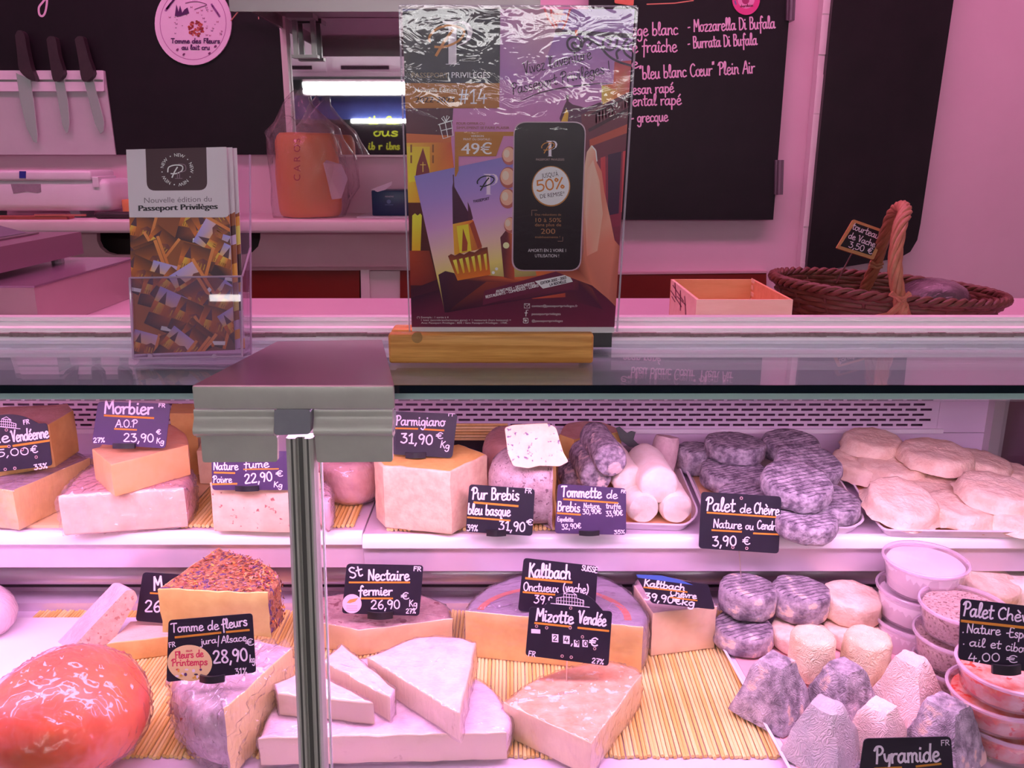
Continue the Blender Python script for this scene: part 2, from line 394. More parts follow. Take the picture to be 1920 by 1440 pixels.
class Art:
    def __init__(s, fn, step=2e-5, lift0=3e-5, clip=None, white=None):
        s.white = lin(white) if white else (1, 1, 1); s.fn = fn; s.step = step; s.lift = lift0; s.clip = clip; s.mb = MB(); s.mb.col = []
    def layer(s): s.lift += s.step; return s
    def raw(s, pts2, faces, cols, up=True):
        if up: s.layer()
        s.mb.add([s.fn(p[0], p[1], s.lift) for p in pts2], faces)
        s.mb.col += [tuple(min(.92, a/w) for a, w in zip(lin(c), s.white)) for c in cols]
    def poly(s, pts, col, up=True):
        """col: one colour or one per point (0-255 sRGB)"""
        cols = col if isinstance(col, list) else [col]*len(pts)
        if s.clip:
            pp = clip_poly([(*p, *c) for p, c in zip(pts, cols)], s.clip)
            if len(pp) < 3: return
            pts = [q[:2] for q in pp]; cols = [q[2:] for q in pp]
        s.raw(pts, [list(range(len(pts)))], cols, up)
    def ell(s, cx, cy, rx, ry, col, n=28, rot=0, up=True, a0=0, a1=360):
        c, d = math.cos(math.radians(rot)), math.sin(math.radians(rot))
        pts = []
        m = n if a1-a0 == 360 else n+1
        for k in range(m):
            a = math.radians(a0+(a1-a0)*k/n); x, y = rx*math.cos(a), ry*math.sin(a)
            pts.append((cx+x*c-y*d, cy+x*d+y*c))
        s.poly(pts, col, up)
    def line(s, pts, w, col, smooth=False, up=True, taper=False):
        if smooth: pts = crom(pts, 6)
        n = len(pts); L, R = [], []
        for i in range(n):
            a, b = pts[max(i-1, 0)], pts[min(i+1, n-1)]
            dx, dy = b[0]-a[0], b[1]-a[1]; l = math.hypot(dx, dy) or 1
            ww = w[i*len(w)//n] if isinstance(w, list) else w
            if taper: ww = w*(.25+.75*math.sin(math.pi*min(1, (i+.6)/n)))
            nx, ny = -dy/l*ww/2, dx/l*ww/2
            ex = 0
            if i == 0: ex = -ww*.3
            if i == n-1: ex = ww*.3
            x, y = pts[i][0]+dx/l*ex, pts[i][1]+dy/l*ex
            L.append((x+nx, y+ny)); R.append((x-nx, y-ny))
        if s.clip:
            for i in range(n-1): s.poly([L[i], L[i+1], R[i+1], R[i]], col, up and i == 0)
            return
        s.raw(L+R, [[i, i+1, n+i+1, n+i] for i in range(n-1)], [col]*(2*n), up)
    def hand(s, txt, x0, y0, x1, y1, cap, col, w=None, up=True, slant=0):
        adv = sum(GL[c][1] for c in txt if c in GL) or 1
        dx, dy = (x1-x0)/adv, (y1-y0)/adv
        l = math.hypot(dx, dy); ux, uy = dx/l, dy/l; px_, py_ = uy, -ux
        k = cap/7.4; w = w or max(1.6, cap*.13); x = 0
        if up: s.layer()
        for c in txt:
            if c not in GL: continue
            st, a = GL[c]
            for q in st:
                pp = crom(q, 4)
                pp = [(x0+dx*(x+X+Y*slant)+px_*Y*k, y0+dy*(x+X+Y*slant)+py_*Y*k) for X, Y in pp]
                s.lift += 2e-6; s.line(pp, w, col, up=False)
            x += a
    def type(s, txt, x0, y0, x1, y1, cap, col, up=True, bold=0, shear=0):
        V, F = text_shape(txt)
        if not V: return
        mn, mxx = min(v[0] for v in V), max(v[0] for v in V)
        L = math.hypot(x1-x0, y1-y0); ux, uy = (x1-x0)/L, (y1-y0)/L
        pts = []
        for X, Y in V:
            t = (X-mn)/(mxx-mn)*L + Y*cap*shear
            pts.append((x0+ux*t+uy*Y*cap, y0+uy*t-ux*Y*cap))
        s.raw(pts, F, [col]*len(pts), up)
        for k in range(1, bold+1):
            o = .45*k
            s.raw([(p[0]+o*ux, p[1]+o*uy) for p in pts], F, [col]*len(pts), True)
            s.raw([(p[0]-o*ux, p[1]-o*uy) for p in pts], F, [col]*len(pts), True)
    def ring_type(s, txt, cx, cy, r, cap, col, a_mid, span):
        V, F = text_shape(txt); mn, mxx = min(v[0] for v in V), max(v[0] for v in V)
        pts = []
        for X, Y in V:
            a = math.radians(a_mid-span/2+span*(X-mn)/(mxx-mn)); rr = r+Y*cap
            pts.append((cx+rr*math.sin(a), cy-rr*math.cos(a)))
        s.raw(pts, F, [col]*len(pts), True)
    def build(s, name, m, parent=None, **kw):
        return s.mb.build(name, m, parent, **kw)

def on_cam(d):   # plane parallel to the picture plane at depth d (leans back 15 degrees)
    return lambda px, py, lift=0: Pd(px, py, d) - FWD*lift
def on_y(Y):     # upright plane facing the customer
    return lambda px, py, lift=0: P(px, py, Y) - Vector((0, lift, 0))
# ------------------------------------------------------------------ shared materials
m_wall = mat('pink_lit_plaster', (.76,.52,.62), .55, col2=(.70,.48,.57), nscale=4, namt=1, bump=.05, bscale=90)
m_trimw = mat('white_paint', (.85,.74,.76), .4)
m_floor = mat('grey_floor_tile', (.28,.27,.27), .4, col2=(.33,.32,.31), nscale=9)
m_ceil = mat('ceiling_paint', (.8,.78,.78), .7, col2=(.76,.75,.75), nscale=3)
m_slate = mat('black_chalkboard', (.010,.008,.011), .42, spec=.25, col2=(.016,.012,.016), nscale=14, namt=1)
m_slate2 = mat('dark_panel_laminate', (.012,.008,.011), .35, spec=.3, col2=(.018,.012,.016), nscale=8)
m_steel = mat('brushed_steel', (.62,.60,.60), .28, metal=1, bump=.06, bscale=20, bkind='brushed')
m_steel_d = mat('dull_steel', (.42,.41,.40), .38, metal=1, bump=.08, bscale=20, bkind='brushed')
m_alu = mat('grey_anodised_profile', (.60,.59,.53), .36, metal=.15, col2=(.55,.54,.49), nscale=25)
m_alu_l = mat('pale_anodised_profile', (.62,.61,.57), .38, metal=.5)
m_alu_d = mat('dark_groove', (.10,.095,.09), .5)
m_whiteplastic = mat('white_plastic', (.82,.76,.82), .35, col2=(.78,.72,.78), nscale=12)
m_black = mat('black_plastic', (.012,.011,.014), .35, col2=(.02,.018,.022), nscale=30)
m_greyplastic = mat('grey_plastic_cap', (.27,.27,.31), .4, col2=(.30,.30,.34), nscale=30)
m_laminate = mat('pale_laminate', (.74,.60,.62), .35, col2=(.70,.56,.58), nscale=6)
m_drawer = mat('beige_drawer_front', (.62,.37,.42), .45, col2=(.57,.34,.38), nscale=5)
m_red = mat('dark_red_panel', (.16,.012,.008), .3, col2=(.20,.018,.010), nscale=7, namt=.8)
m_print = print_mat('printed_ink')
m_print_gloss = print_mat('glossy_print', .3)
m_chalk = print_mat('chalk_marker_ink', .8)

# ------------------------------------------------------------------ the setting
YW = 2.45
MB().box((-3.2,-3.0,-.05),(3.2,2.6,0)).build('floor', m_floor, kind='structure')
MB().box((-3.2,-3.0,3.0),(3.2,2.6,3.08)).build('ceiling', m_ceil, kind='structure')
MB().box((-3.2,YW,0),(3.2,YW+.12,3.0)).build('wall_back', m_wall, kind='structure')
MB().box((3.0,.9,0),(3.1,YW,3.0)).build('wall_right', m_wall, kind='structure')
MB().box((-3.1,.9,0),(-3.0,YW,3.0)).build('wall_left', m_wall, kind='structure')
MB().box((-3.2,-2.9,0),(3.2,-2.8,3.0)).build('wall_front', mat('dark_hall_paint', (.10,.10,.11), .7, col2=(.12,.12,.13), nscale=3), kind='structure')

# rose tubes under the back-room ceiling
t = thing('ceiling_light', 'long rose-tinted ceiling light over the back counter', 'lamp', (0,1.5,2.9))
MB().box((-1.8,1.33,2.90),(1.8,1.67,3.0)).build('housing', m_whiteplastic, t)
MB().box((-1.75,1.35,2.885),(1.75,1.65,2.899)).build('diffuser', lamp_mat('rose_tube', BACK_COL, BACK_L), t)

# left chalkboard with knife rack
def rectY(pxl, pxr, yt, yb, Y, Yref=None):
    """world box corners (x0,x1,z0,z1) of a pixel rectangle on an upright plane; x taken at mid height"""
    ym = (yt+yb)/2
    return P(pxl, ym, Y).x, P(pxr, ym, Y).x, P(960, yb, Y).z, P(960, yt, Y).z
def rounded(pts, r, n=4):
    """2-D polygon with rounded corners"""
    out = []; k = len(pts)
    for i in range(k):
        a, b, c = pts[i-1], pts[i], pts[(i+1) % k]
        la, lc = math.hypot(a[0]-b[0], a[1]-b[1]), math.hypot(c[0]-b[0], c[1]-b[1])
        rr = min(r[i] if isinstance(r, (list, tuple)) else r, la*.45, lc*.45)
        p = (b[0]+(a[0]-b[0])/la*rr, b[1]+(a[1]-b[1])/la*rr); q = (b[0]+(c[0]-b[0])/lc*rr, b[1]+(c[1]-b[1])/lc*rr)
        for j in range(n+1):
            u = j/n; out.append(tuple((1-u)**2*p[d]+2*u*(1-u)*b[d]+u*u*q[d] for d in (0, 1)))
    return out
def plate(pts, fn, thick, mi=0, vec=None):
    """prism with its front face on the plane fn, given in pixels"""
    front = [fn(x, y, 0) for x, y in pts]
    back = Vector((0, thick, 0)) if vec is None else Vector(vec)
    return MB().prism(front, back, mi)

x0, x1, z0, z1 = rectY(-150, 531, 0, 290, 2.43)
t = thing('chalkboard', 'large black wall chalkboard behind the hanging knives', 'board', ((x0+x1)/2, 2.43, z0))
MB().box((x0,2.43,z0),(x1,2.449,2.5)).build('panel', m_slate, t)
a = Art(on_y(2.43))
WHT = (225,190,215)
a.line([(74,-8),(86,-6),(88,4),(85,22),(80,30),(74,27),(73,14),(80,4),(87,-4)], 4, WHT, smooth=True)
a.build('lettering', m_chalk, t)
# trim strip between board and mirror
x2 = P(547, 200, 2.43).x
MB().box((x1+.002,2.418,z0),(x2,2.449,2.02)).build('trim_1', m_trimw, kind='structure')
# mirror
x3 = P(830, 200, 2.44).x; zt = P(600, 34, 2.44).z
m_mirror = mat('mirror_glass', (.90,.92,.92), .015, metal=1)
t = thing('mirror', 'wide wall mirror above the back counter reflecting the stall opposite', 'mirror', ((x2+x3)/2, 2.44, z0))
MB().box((x2+.001,2.44,z0),(x3,2.449,zt)).build('glass', m_mirror, t)
MB().box((x2+.001,2.436,z0-.006),(x3,2.449,z0-.0005)).build('edge_strip', m_trimw, t)
# steel shelf over the mirror
zs = zt+.002; xs0 = P(531, 36, YW).x
t = thing('wall_shelf', 'stainless steel wall shelf above the mirror', 'shelf', (xs0+.5, 2.2, zs))
MB().box((xs0,2.0,zs),(x3+.25,2.448,zs+.004)).build('board', m_steel_d, t)
MB().box((xs0,1.99,zs-.052),(x3+.25,2.0,zs+.02)).build('front_lip', m_steel_d, t)
MB().box((xs0,2.0,zs-.03),(xs0+.006,2.448,zs)).build('side_lip', m_steel_d, t)
bx = P(585, 90, 2.42).x
mb = MB().box((bx-.05,2.36,zs-.012),(bx+.02,2.42,zs-.0005))
mb.box((bx-.045,2.40,zs-.10),(bx-.033,2.412,zs-.012)).box((bx+.003,2.40,zs-.10),(bx+.015,2.412,zs-.012))
mb.box((bx-.048,2.39,zs-.106),(bx+.02,2.418,zs-.098))
mb.build('bracket', m_steel_d, t)

# knives on a magnetic bar
fn = on_y(2.42)
pts = [(-60,133),(196,133),(217,290),(-60,290)]
t = thing('knife_panel', 'pale steel splash panel on the chalkboard behind the knives', 'panel', P(100,290,2.425))
plate(pts, on_y(2.424), .005).build('sheet', mat('pale_steel_sheet', (.66,.62,.64), .35, metal=.3, col2=(.58,.54,.57), nscale=3), t)
t = thing('magnetic_knife_bar', 'pale magnetic bar holding three kitchen knives', 'knife rack', P(100,170,2.41))
plate(rounded([(-50,132),(194,132),(195,171),(-50,171)], 3), on_y(2.4125), .0112).build('bar', m_whiteplastic, t)
plate([(-50,149),(193,149),(193,153),(-50,153)], on_y(2.4118), .0006).build('groove', m_steel_d, t)
m_blade = mat('knife_blade', (.78,.74,.76), .25, metal=.8, col2=(.72,.68,.70), nscale=5)
m_khandle = mat('knife_handle', (.03,.018,.024), .5, col2=(.04,.025,.03), nscale=40)
kn = [('wide-bladed chef knife with a dark handle on the magnetic bar', [(28,66),(33,57),(40,58),(46,66),(50,90),(58,125),(67,150),(57,150),(45,142),(35,128),(32,100)],
       [(30,137),(57,149),(64,200),(70,255),(69,268),(63,266),(50,240),(38,190)]),
      ('slim knife in the middle of the magnetic bar', [(87,74),(92,68),(101,69),(105,76),(110,105),(119,137),(108,151),(99,149),(93,115)],
       [(102,150),(118,141),(127,190),(130,230),(128,247),(124,250),(117,235)]),
      ('slim curved knife at the end of the magnetic bar', [(140,74),(146,68),(155,69),(158,78),(166,108),(175,137),(164,151),(153,149),(147,112)],
       [(157,150),(173,141),(185,190),(195,228),(194,246),(188,251),(178,232)])]
for lab, hp, bp in kn:
    t = thing('kitchen_knife', lab, 'knife', P(bp[-2][0], bp[-2][1], 2.404), 'knives on the magnetic bar')
    plate(bp, on_y(2.4088), .0028).build('blade', m_blade, t)
    pts = crom(hp+[hp[0]], 3)[:-1]
    plate(pts, on_y(2.392), .0195).build('handle', m_khandle, t, smooth=40)

# round cheese label on the chalkboard
t = thing('cheese_label', 'round pale cheese label with butterflies pinned to the chalkboard', 'label', P(362,122,2.425))
def ellp(cx, cy, rx, ry, n=48): return [(cx+rx*math.cos(2*math.pi*k/n), cy+ry*math.sin(2*math.pi*k/n)) for k in range(n)]
plate(ellp(362,44,72,78), on_y(2.424), .005).build('disc', mat('pale_card', (.80,.66,.80), .6, col2=(.76,.62,.76), nscale=20), t)
a = Art(on_y(2.424))
PU, DP = (120,50,110), (80,30,95)
for k in range(48):
    p = ellp(362,44,62,68)
    a.line([p[k], p[(k+1) % 48]], 1.2, (170,105,165), up=False)
rnd = random.Random(4)
for k in range(46):
    an = rnd.uniform(0, 6.28); r = rnd.uniform(22, 56)
    x, y = 365+r*math.cos(an), 48+r*.75*math.sin(an)*.9
    if y > 68: continue
    w = rnd.uniform(1, 2.4)
    a.poly([(x-w,y-w),(x,y),(x-w*.6,y+w)], rnd.choice([DP,PU,(165,70,110)]), up=False)
    a.poly([(x+w,y-w),(x,y),(x+w*.6,y+w)], rnd.choice([DP,PU,(165,70,110)]), up=False)
for k in range(60):
    an = rnd.uniform(0, 6.28); r = 15*math.sqrt(rnd.random())
    a.ell(368+r*math.cos(an), 54+r*.95*math.sin(an), 2.4, 2.2, rnd.choice([(140,50,40),(180,80,60),(200,110,110),(150,45,70)]), 7)
a.poly([(328,30),(331,8),(335,22),(338,10),(342,24),(346,18),(352,14),(355,25),(345,28),(338,31)], DP)
a.line([(348,6),(362,3),(375,4),(388,9),(377,13),(365,18)], 1.2, PU, smooth=True)
a.hand('Tomme des Fleurs', 321, 81, 413, 81, 9, DP, 1.7)
a.hand('au lait cru', 341, 93, 394, 93, 9, DP, 1.7)
for k, (x, y) in enumerate(((345,102),(393,100),(404,87),(333,93))): a.ell(x, y, 3, 2, PU, 8, rot=-40)
for k in range(7): a.line([(311+k*2.4, 20-k*3.2), (314+k*2.4, 15-k*3.0)], 4, (165,110,175), up=False)
for k in range(7): a.line([(397+k*2.2, 8+k*3.2), (399+k*2.2, 12+k*3.2)], 3.4, (150,90,160), up=False)
a.build('print', m_print, t)
t = thing('straw_sprig', 'dried straw sprig hanging beside the round cheese label', 'sprig', P(455,20,2.2))
m_straw = mat('straw', (.72,.35,.25), .6, col2=(.6,.28,.2), nscale=80)
MB().tube([P(437,13,2.40),P(462,5,2.38),P(484,-6,2.36)], [.003,.004,.005], 6).build('stalk', m_straw, t)
MB().tube([P(455,8,2.395),P(445,24,2.40),P(433,39,2.41)], .0016, 6).build('twig', m_straw, t)
MB().tube([P(484,8,2.37),P(485,36,2.37)], .0012, 6).build('twig', m_straw, t)

# back counter
ZW = P(960, 412, 2.2).z
xr = P(1090, 430, 2.2).x
t = thing('back_counter', 'pale back counter with drawers and dark red cupboard doors', 'counter', (-.7, 2.2, 0))
rbox(MB(), (-2.9,2.2,ZW-.034),(xr,2.449,ZW), .008).build('worktop', m_laminate, t, smooth=40)
fn = on_y(2.25)
pts = [(-620,432),(181,432),(182,452),(188,465),(199,474),(214,478),(455,478),(472,474),(484,462),(488,447),(488,432),(1130,432),(1120,500),(-620,500)]
plate(pts, fn, .02).build('drawer_front', m_drawer, t)
MB().box((-2.85,2.40,0),(xr,2.449,ZW-.036)).build('carcass', mat('carcass_shade', (.03,.018,.017), .6, col2=(.04,.02,.02), nscale=9), t)  # near-black colour stands for the shaded cavity behind the drawer cutout
plate([(-620,499.5),(1120,499.5),(1120,507),(-620,507)], on_y(2.262), .1).build('rail', m_drawer, t)
plate([(676,506),(692,506),(695,640),(679,640)], on_y(2.26), .02).build('stile', m_laminate, t)
plate([(692,508),(750,508),(754,640),(695,640)], on_y(2.27), .02).build('filler_panel', m_laminate, t)
for x0_, x1_ in ((-620,296),(299,674),(750,1120)):
    plate([(x0_,507.5),(x1_,507.5),(x1_,650),(x0_,650)], on_y(2.262), .02).build('door', m_red, t)
t = thing('red_wall_panel', 'dark red panel on the wall behind the wooden crate', 'panel', P(1290,590,2.44))
plate([(1140,515),(1437,512),(1437,640),(1140,640)], on_y(2.43), .019).build('panel', m_red, t)
plate([(1140,511),(1439,508),(1439,512),(1140,515)], on_y(2.428), .021).build('edge', m_drawer, t)

# right chalkboard with the list of fresh cheeses
YB_ = 2.41
x0, x1, z0, z1 = rectY(1100, 1466, 0, 412, YB_)
t = thing('chalkboard', 'black chalkboard listing fresh cheeses in white handwriting', 'board', ((x0+x1)/2, YB_, z0))
MB().box((x0,YB_,z0),(x1,YB_+.018,2.5)).build('panel', m_slate, t)
a = Art(on_y(YB_))
CW = (228,190,215)
for s in (('age blanc',1183,68,1272,65,24),('- Mozzarella Di Bufala',1290,60,1454,53,23),('e fraîche',1186,99,1270,97,24),('- Burrata Di Bufala',1290,91,1420,84,22),
          ('e',1184,128,1198,127,20),('"bleu blanc Cœur" Plein Air',1200,149,1416,137,24),
          ('esan rapé',1186,177,1264,173,20),('ental rapé',1186,199,1278,196,21),('- grecque',1184,230,1253,227,20)):
    a.hand(s[0], *s[1:6], CW, 2.5)
a.line([(1213,8),(1265,6),(1300,1)], 2, (225,150,120))
a.build('lettering', m_chalk, t)
m_hinge = mat('grey_hinge', (.20,.15,.19), .4, metal=.4)
for px_, y0_, y1_, tag_ in ((1484,-5,38,'upper'),(1462,300,365,'lower')):
    plate([(px_-8,y0_),(px_+8,y0_),(px_+6,y1_),(px_-9,y1_)], on_y(2.40), .049).build('hinge', m_hinge, t)
    MB().tube([P(px_+1,y0_,2.396),P(px_-1,y1_,2.396)], .007, 8).build('hinge_pin', m_hinge, t)
t = thing('round_sticker', 'pink round sticker with a small cow emblem on the chalkboard', 'sticker', P(1400,27,2.405))
plate(ellp(1399,-2,26,30), on_y(2.4065), .003).build('disc', mat('pink_sticker', (.75,.05,.28), .4), t)
a = Art(on_y(2.4065)); a.ell(1399,-2,16,18,(230,150,195)); a.ell(1398,0,7,8,(170,40,110)); a.hand('charolaise',1388,14,1412,12,5,(110,20,60),1)
a.line([(1378,2),(1380,8)],3,(120,110,160)); a.build('print', m_print, t)
t = thing('orange_card', 'small orange paper card above the poster', 'card', P(1175,10,2.40))
plate(rounded([(1154,-30),(1190,-30),(1188,11),(1152,6)],4), on_y(2.404), .002).build('card', mat('orange_card', (.75,.22,.12), .6, col2=(.68,.19,.1), nscale=50), t)

# door trim and dark laminate panel
xa, xb = P(1516, 300, 2.42).x, P(1532, 300, 2.42).x
mb = MB()
for k in range(24):   # chipped, uneven edge
    za, zb = 1.0+k*.05, 1.0+(k+1)*.05
    r_ = random.Random(k); mb.box((xa,2.412+r_.uniform(0,.004),za),(xb+r_.uniform(-.004,.004),2.449,zb))
mb.build('trim_2', m_trimw, kind='structure')
MB().box((xb+.006,2.405,.6),(xb+.022,2.449,2.5)).build('trim_3', m_trimw, kind='structure')
t = thing('dark_wall_panel', 'tall dark panel with a rounded lower corner behind the basket', 'panel', P(1620,500,2.40))
pts = [(1568,-60),(1797,-60),(1726,420),(1720,450),(1707,472),(1688,483),(1650,490),(1512,512)]
plate(pts, on_y(2.395), .05).build('panel', m_slate2, t)

# the stall opposite, seen in the mirror
def PM(px_, py_, Y):
    q = P(px_, py_, 4.88-Y); return Vector((q.x, Y, q.z))
YO = -1.55
xl = PM(575,160,YO).x
t = thing('tube_light', 'white fluorescent tube light of the stall opposite', 'lamp', (0,YO+.1,PM(600,165,YO+.1).z))
zt_ = PM(600,152,YO+.1).z; zb_ = PM(600,176,YO+.1).z
MB().box((xl,YO+.05,zb_-.012),(1.5,YO+.12,zt_+.01)).build('reflector', m_steel, t)
MB().tube([(xl+.01,YO+.145,(zt_+zb_)/2+.012),(1.48,YO+.145,(zt_+zb_)/2+.012)], .02, 12).build('tube', lamp_mat('white_tube', HALL_COL, HALL_L), t)
MB().tube([(xl+.01,YO+.145,(zt_+zb_)/2-.03),(1.48,YO+.145,(zt_+zb_)/2-.03)], .014, 12).build('tube', lamp_mat('white_tube_b', HALL_COL, HALL_L), t)
t = thing('blue_banner', 'deep blue printed banner of the stall opposite', 'banner', PM(650,225,YO))
zb2 = PM(600,224,YO).z; zt2 = PM(600,179,YO).z
MB().box((-2.4,YO-.02,zb2),(2.0,YO,zt2)).build('sheet', mat('blue_banner', (.02,.03,.14), .4, col2=(.05,.08,.30), nscale=3, namt=1), t)
t = thing('strip_light', 'thin bright strip light over the green lettered board opposite', 'lamp', (-.4,YO+.03,zb2-.03))
MB().tube([(PM(660,221,YO).x,YO+.03,zb2-.012),(1.6,YO+.03,zb2-.012)], .013, 10).build('tube', lamp_mat('strip_tube', (1,.97,.9), HALL_L), t)
t = thing('opposite_board', 'dark board with yellow green handwriting at the stall opposite', 'board', (-.3,YO,1.2))
MB().box((-1.6,YO-.02,1.25),(1.6,YO-.001,zb2-.03)).build('panel', m_slate, t)
GY = (170,185,40)
for s in (('ib 2u',688,232,748,232,14),('ous',700,255,748,254,16),('ib r ibns',690,280,750,279,13)):
    w_ = (s[3]-s[1])/len(s[0])
    for k, ch in enumerate(s[0]):
        if ch == ' ': continue
        a = Art(lambda px_, py_, lift=0: PM(px_, py_, YO)+Vector((0, lift+.001, 0)))
        a.hand(ch, s[1]+k*w_, s[2], s[1]+(k+1)*w_, s[2], s[5], GY, 2.6); a.build('letter', m_chalk, t)
t = thing('wall_cabinet', 'white wall cabinets above the tube light opposite', 'cabinet', (-.3,YO,2.1))
mb = MB().box((-2.4,YO-.3,2.07),(2.0,YO,2.6)); mb.build('body', m_whiteplastic, t)
for k in range(8):
    MB().box((-2.36+k*.545,YO+.001,2.10),(-1.86+k*.545,YO+.014,2.56)).build('door', m_whiteplastic, t)
    MB().box((-2.3+k*.545,YO+.015,2.115),(-1.96+k*.545,YO+.02,2.14)).build('pull', m_black, t)
# ------------------------------------------------------------------ the refrigerated display case
ZG, YF, YBK = 1.342, .762, .955
ZS, YS, YBW = 1.015, 1.14, 1.468
ZD, YD = .87, .738
XL, XR = -1.45, .885
TAN = math.tan(math.radians(6.7))
def yglass(z): return YF + .004 - (ZG - z)*TAN - .002
m_case = mat('white_enamel', (.80,.76,.80), .35, col2=(.76,.72,.77), nscale=8)
m_casein = mat('case_lining', (.80,.66,.80), .4, col2=(.76,.62,.77), nscale=6)
m_shelf = mat('shelf_steel', (.74,.62,.72), .3, metal=.3, col2=(.68,.57,.67), nscale=15)
m_lip = mat('pale_shelf_lip', (.94,.90,.94), .22)
m_pane = glassy('clear_case_glass', (.97,.98,.98), .0, 1.45)
m_ledge = glassy('ledge_glass', (.93,.97,.96), .004, 1.52)
m_gedge = mat('dark_glass_edge', (.006,.012,.020), .12, spec=.6)
case = thing('display_case', 'refrigerated cheese display case with glass top and slanted glass front', 'display case', (0,1.0,0))
# carcass
ygb = yglass(ZD-.05)
MB().box((XL,ygb-.05,.08),(XR,1.5,ZD-.03)).build('base_cabinet', m_case, case)
MB().box((XL+.05,ygb+.03,0),(XR-.05,1.45,.08)).build('plinth', m_black, case)
MB().box((XL,YD,ZD-.012),(XR-.02,1.25,ZD)).build('deck', m_casein, case)
rbox(MB(), (XL,YD-.012,ZD-.03),(XR-.02,YD-.0005,ZD+.006), .004).build('deck_rim', m_lip, case, smooth=40)
MB().box((XL,ygb-.05,ZD-.029),(XR,YD-.013,ZD-.015)).build('front_sill', m_case, case)
# back wall with slotted air grille
xg = P(1760,775,YBW).x
zg0 = P(960,803,YBW).z
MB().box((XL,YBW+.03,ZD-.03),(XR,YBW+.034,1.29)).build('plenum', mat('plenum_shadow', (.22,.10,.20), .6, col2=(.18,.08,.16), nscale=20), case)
mb = MB()
W, H, PX, PZ = .0210, .0044, .0268, .0096
rows = 8; zr = zg0+.004
cols = int((xg-XL)/PX)
z = zg0
for r in range(rows):
    za = zr+r*PZ
    mb.box((XL,YBW,z),(xg,YBW+.0014,za))
    off = (PX/2 if r % 2 else 0)
    x = XL
    for c in range(cols+1):
        x1_ = XL+c*PX+off
        if x1_ > xg-W-.004: mb.box((x,YBW,za),(xg,YBW+.0014,za+H)); break
        mb.box((x,YBW,za),(x1_,YBW+.0014,za+H)); x = x1_+W
    z = za+H
mb.box((XL,YBW,z),(xg,YBW+.0014,1.29))
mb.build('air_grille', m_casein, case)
MB().box((XL,YBW-.006,zg0-.008),(xg+.01,YBW+.003,zg0-.0005)).build('grille_ledge', m_lip, case)
MB().box((XL,YBW,ZS-.03),(XR,YBW+.0014,zg0-.009)).build('back_panel', m_casein, case)
MB().box((xg+.0005,YBW,zg0-.008),(XR-.03,YBW+.0014,1.29)).build('corner_panel', m_casein, case)
MB().box((XR-.03,YBW-.02,ZD),(XR-.005,YBW+.02,1.29)).build('corner_post', m_alu_l, case)
MB().box((XR-.012,ygb+.08,ZD),(XR-.006,YBW-.021,1.29)).build('end_pane', m_pane, case)
MB().box((XL-.02,ygb+.05,ZD),(XL-.001,YBW,1.29)).build('end_panel', m_casein, case)
# upper shelves (two lengths butted together)
xsplit = P(682,1010,YS).x
for (xa, xb, dz, dy) in ((XL, xsplit-.001, .004, .004), (xsplit, XR-.02, 0, 0)):
    sh = MB().box((xa,YS+dy,ZS-.012+dz),(xb,YBW-.001,ZS+dz)).build('shelf', m_shelf, case)
    y0 = YS+dy
    prof = [(y0,ZS+dz),(y0-.004,ZS+dz+.0015),(y0-.009,ZS+dz-.001),(y0-.013,ZS+dz-.008),(y0-.0135,ZS+dz-.017),(y0-.011,ZS+dz-.019),(y0,ZS+dz-.019)]
    MB().prism([Vector((xa,y,z)) for y, z in prof], (xb-xa,0,0)).build('shelf_lip', m_lip, sh, smooth=50)
    MB().box((xa,y0-.006,ZS-.057+dz),(xb,y0+.004,ZS-.0195+dz)).build('shelf_front', m_shelf, sh)
# riser below the shelf: curved duct, dark air slot, pale ledge
yr = 1.182
duct = [(yr+.004,ZD+.085)]+[(yr+.016-.018*math.cos(a), ZD+.052+.018*math.sin(a)) for a in [math.radians(x) for x in (70,40,10,-20,-50,-80)]]+[(yr+.05,ZD+.034),(yr+.05,ZD+.085)]
MB().prism([Vector((XL,y,z)) for y, z in duct], (XR-.03-XL,0,0)).build('air_duct', m_shelf, case, smooth=50)
MB().box((XL,yr+.03,ZD+.0002),(XR-.03,yr+.04,ZD+.034)).build('air_slot', mat('air_slot_dark', (.05,.03,.04), .6), case)
MB().box((XL,yr-.010,ZD+.0002),(XR-.03,yr+.029,ZD+.014)).build('deck_back_ledge', m_shelf, case)
MB().box((XL,1.21,ZD+.0002),(XR-.03,YBW-.002,ZD+.02)).build('underfloor', m_shelf, case)
# lamp housing and glass top
hz = ZG-.0085
prof = [(YF+.006,hz),(YF+.004,hz-.0065),(YF+.010,hz-.0085),(YF+.018,hz-.006),(YBK-.006,hz-.006),(YBK-.006,hz)]
MB().prism([Vector((XL,y,z)) for y, z in prof], (XR-XL,0,0)).build('lamp_housing', mat('housing_grey', (.36,.54,.51), .5, col2=(.33,.50,.48), nscale=5), case)
MB().box((XL+.03,YF+.085,hz-.012),(XR-.05,YF+.175,hz-.0065)).build('lamp_diffuser', lamp_mat('rose_food_lamp', CASE_COL, CASE_L), case)
MB().box((XL,YF+.0002,ZG-.0075),(XR,YBK,ZG)).build('top_glass', m_ledge, case)
MB().box((XL,YF-.0016,ZG-.0076),(XR,YF+.0001,ZG+.0001)).build('top_glass_edge', m_gedge, case)
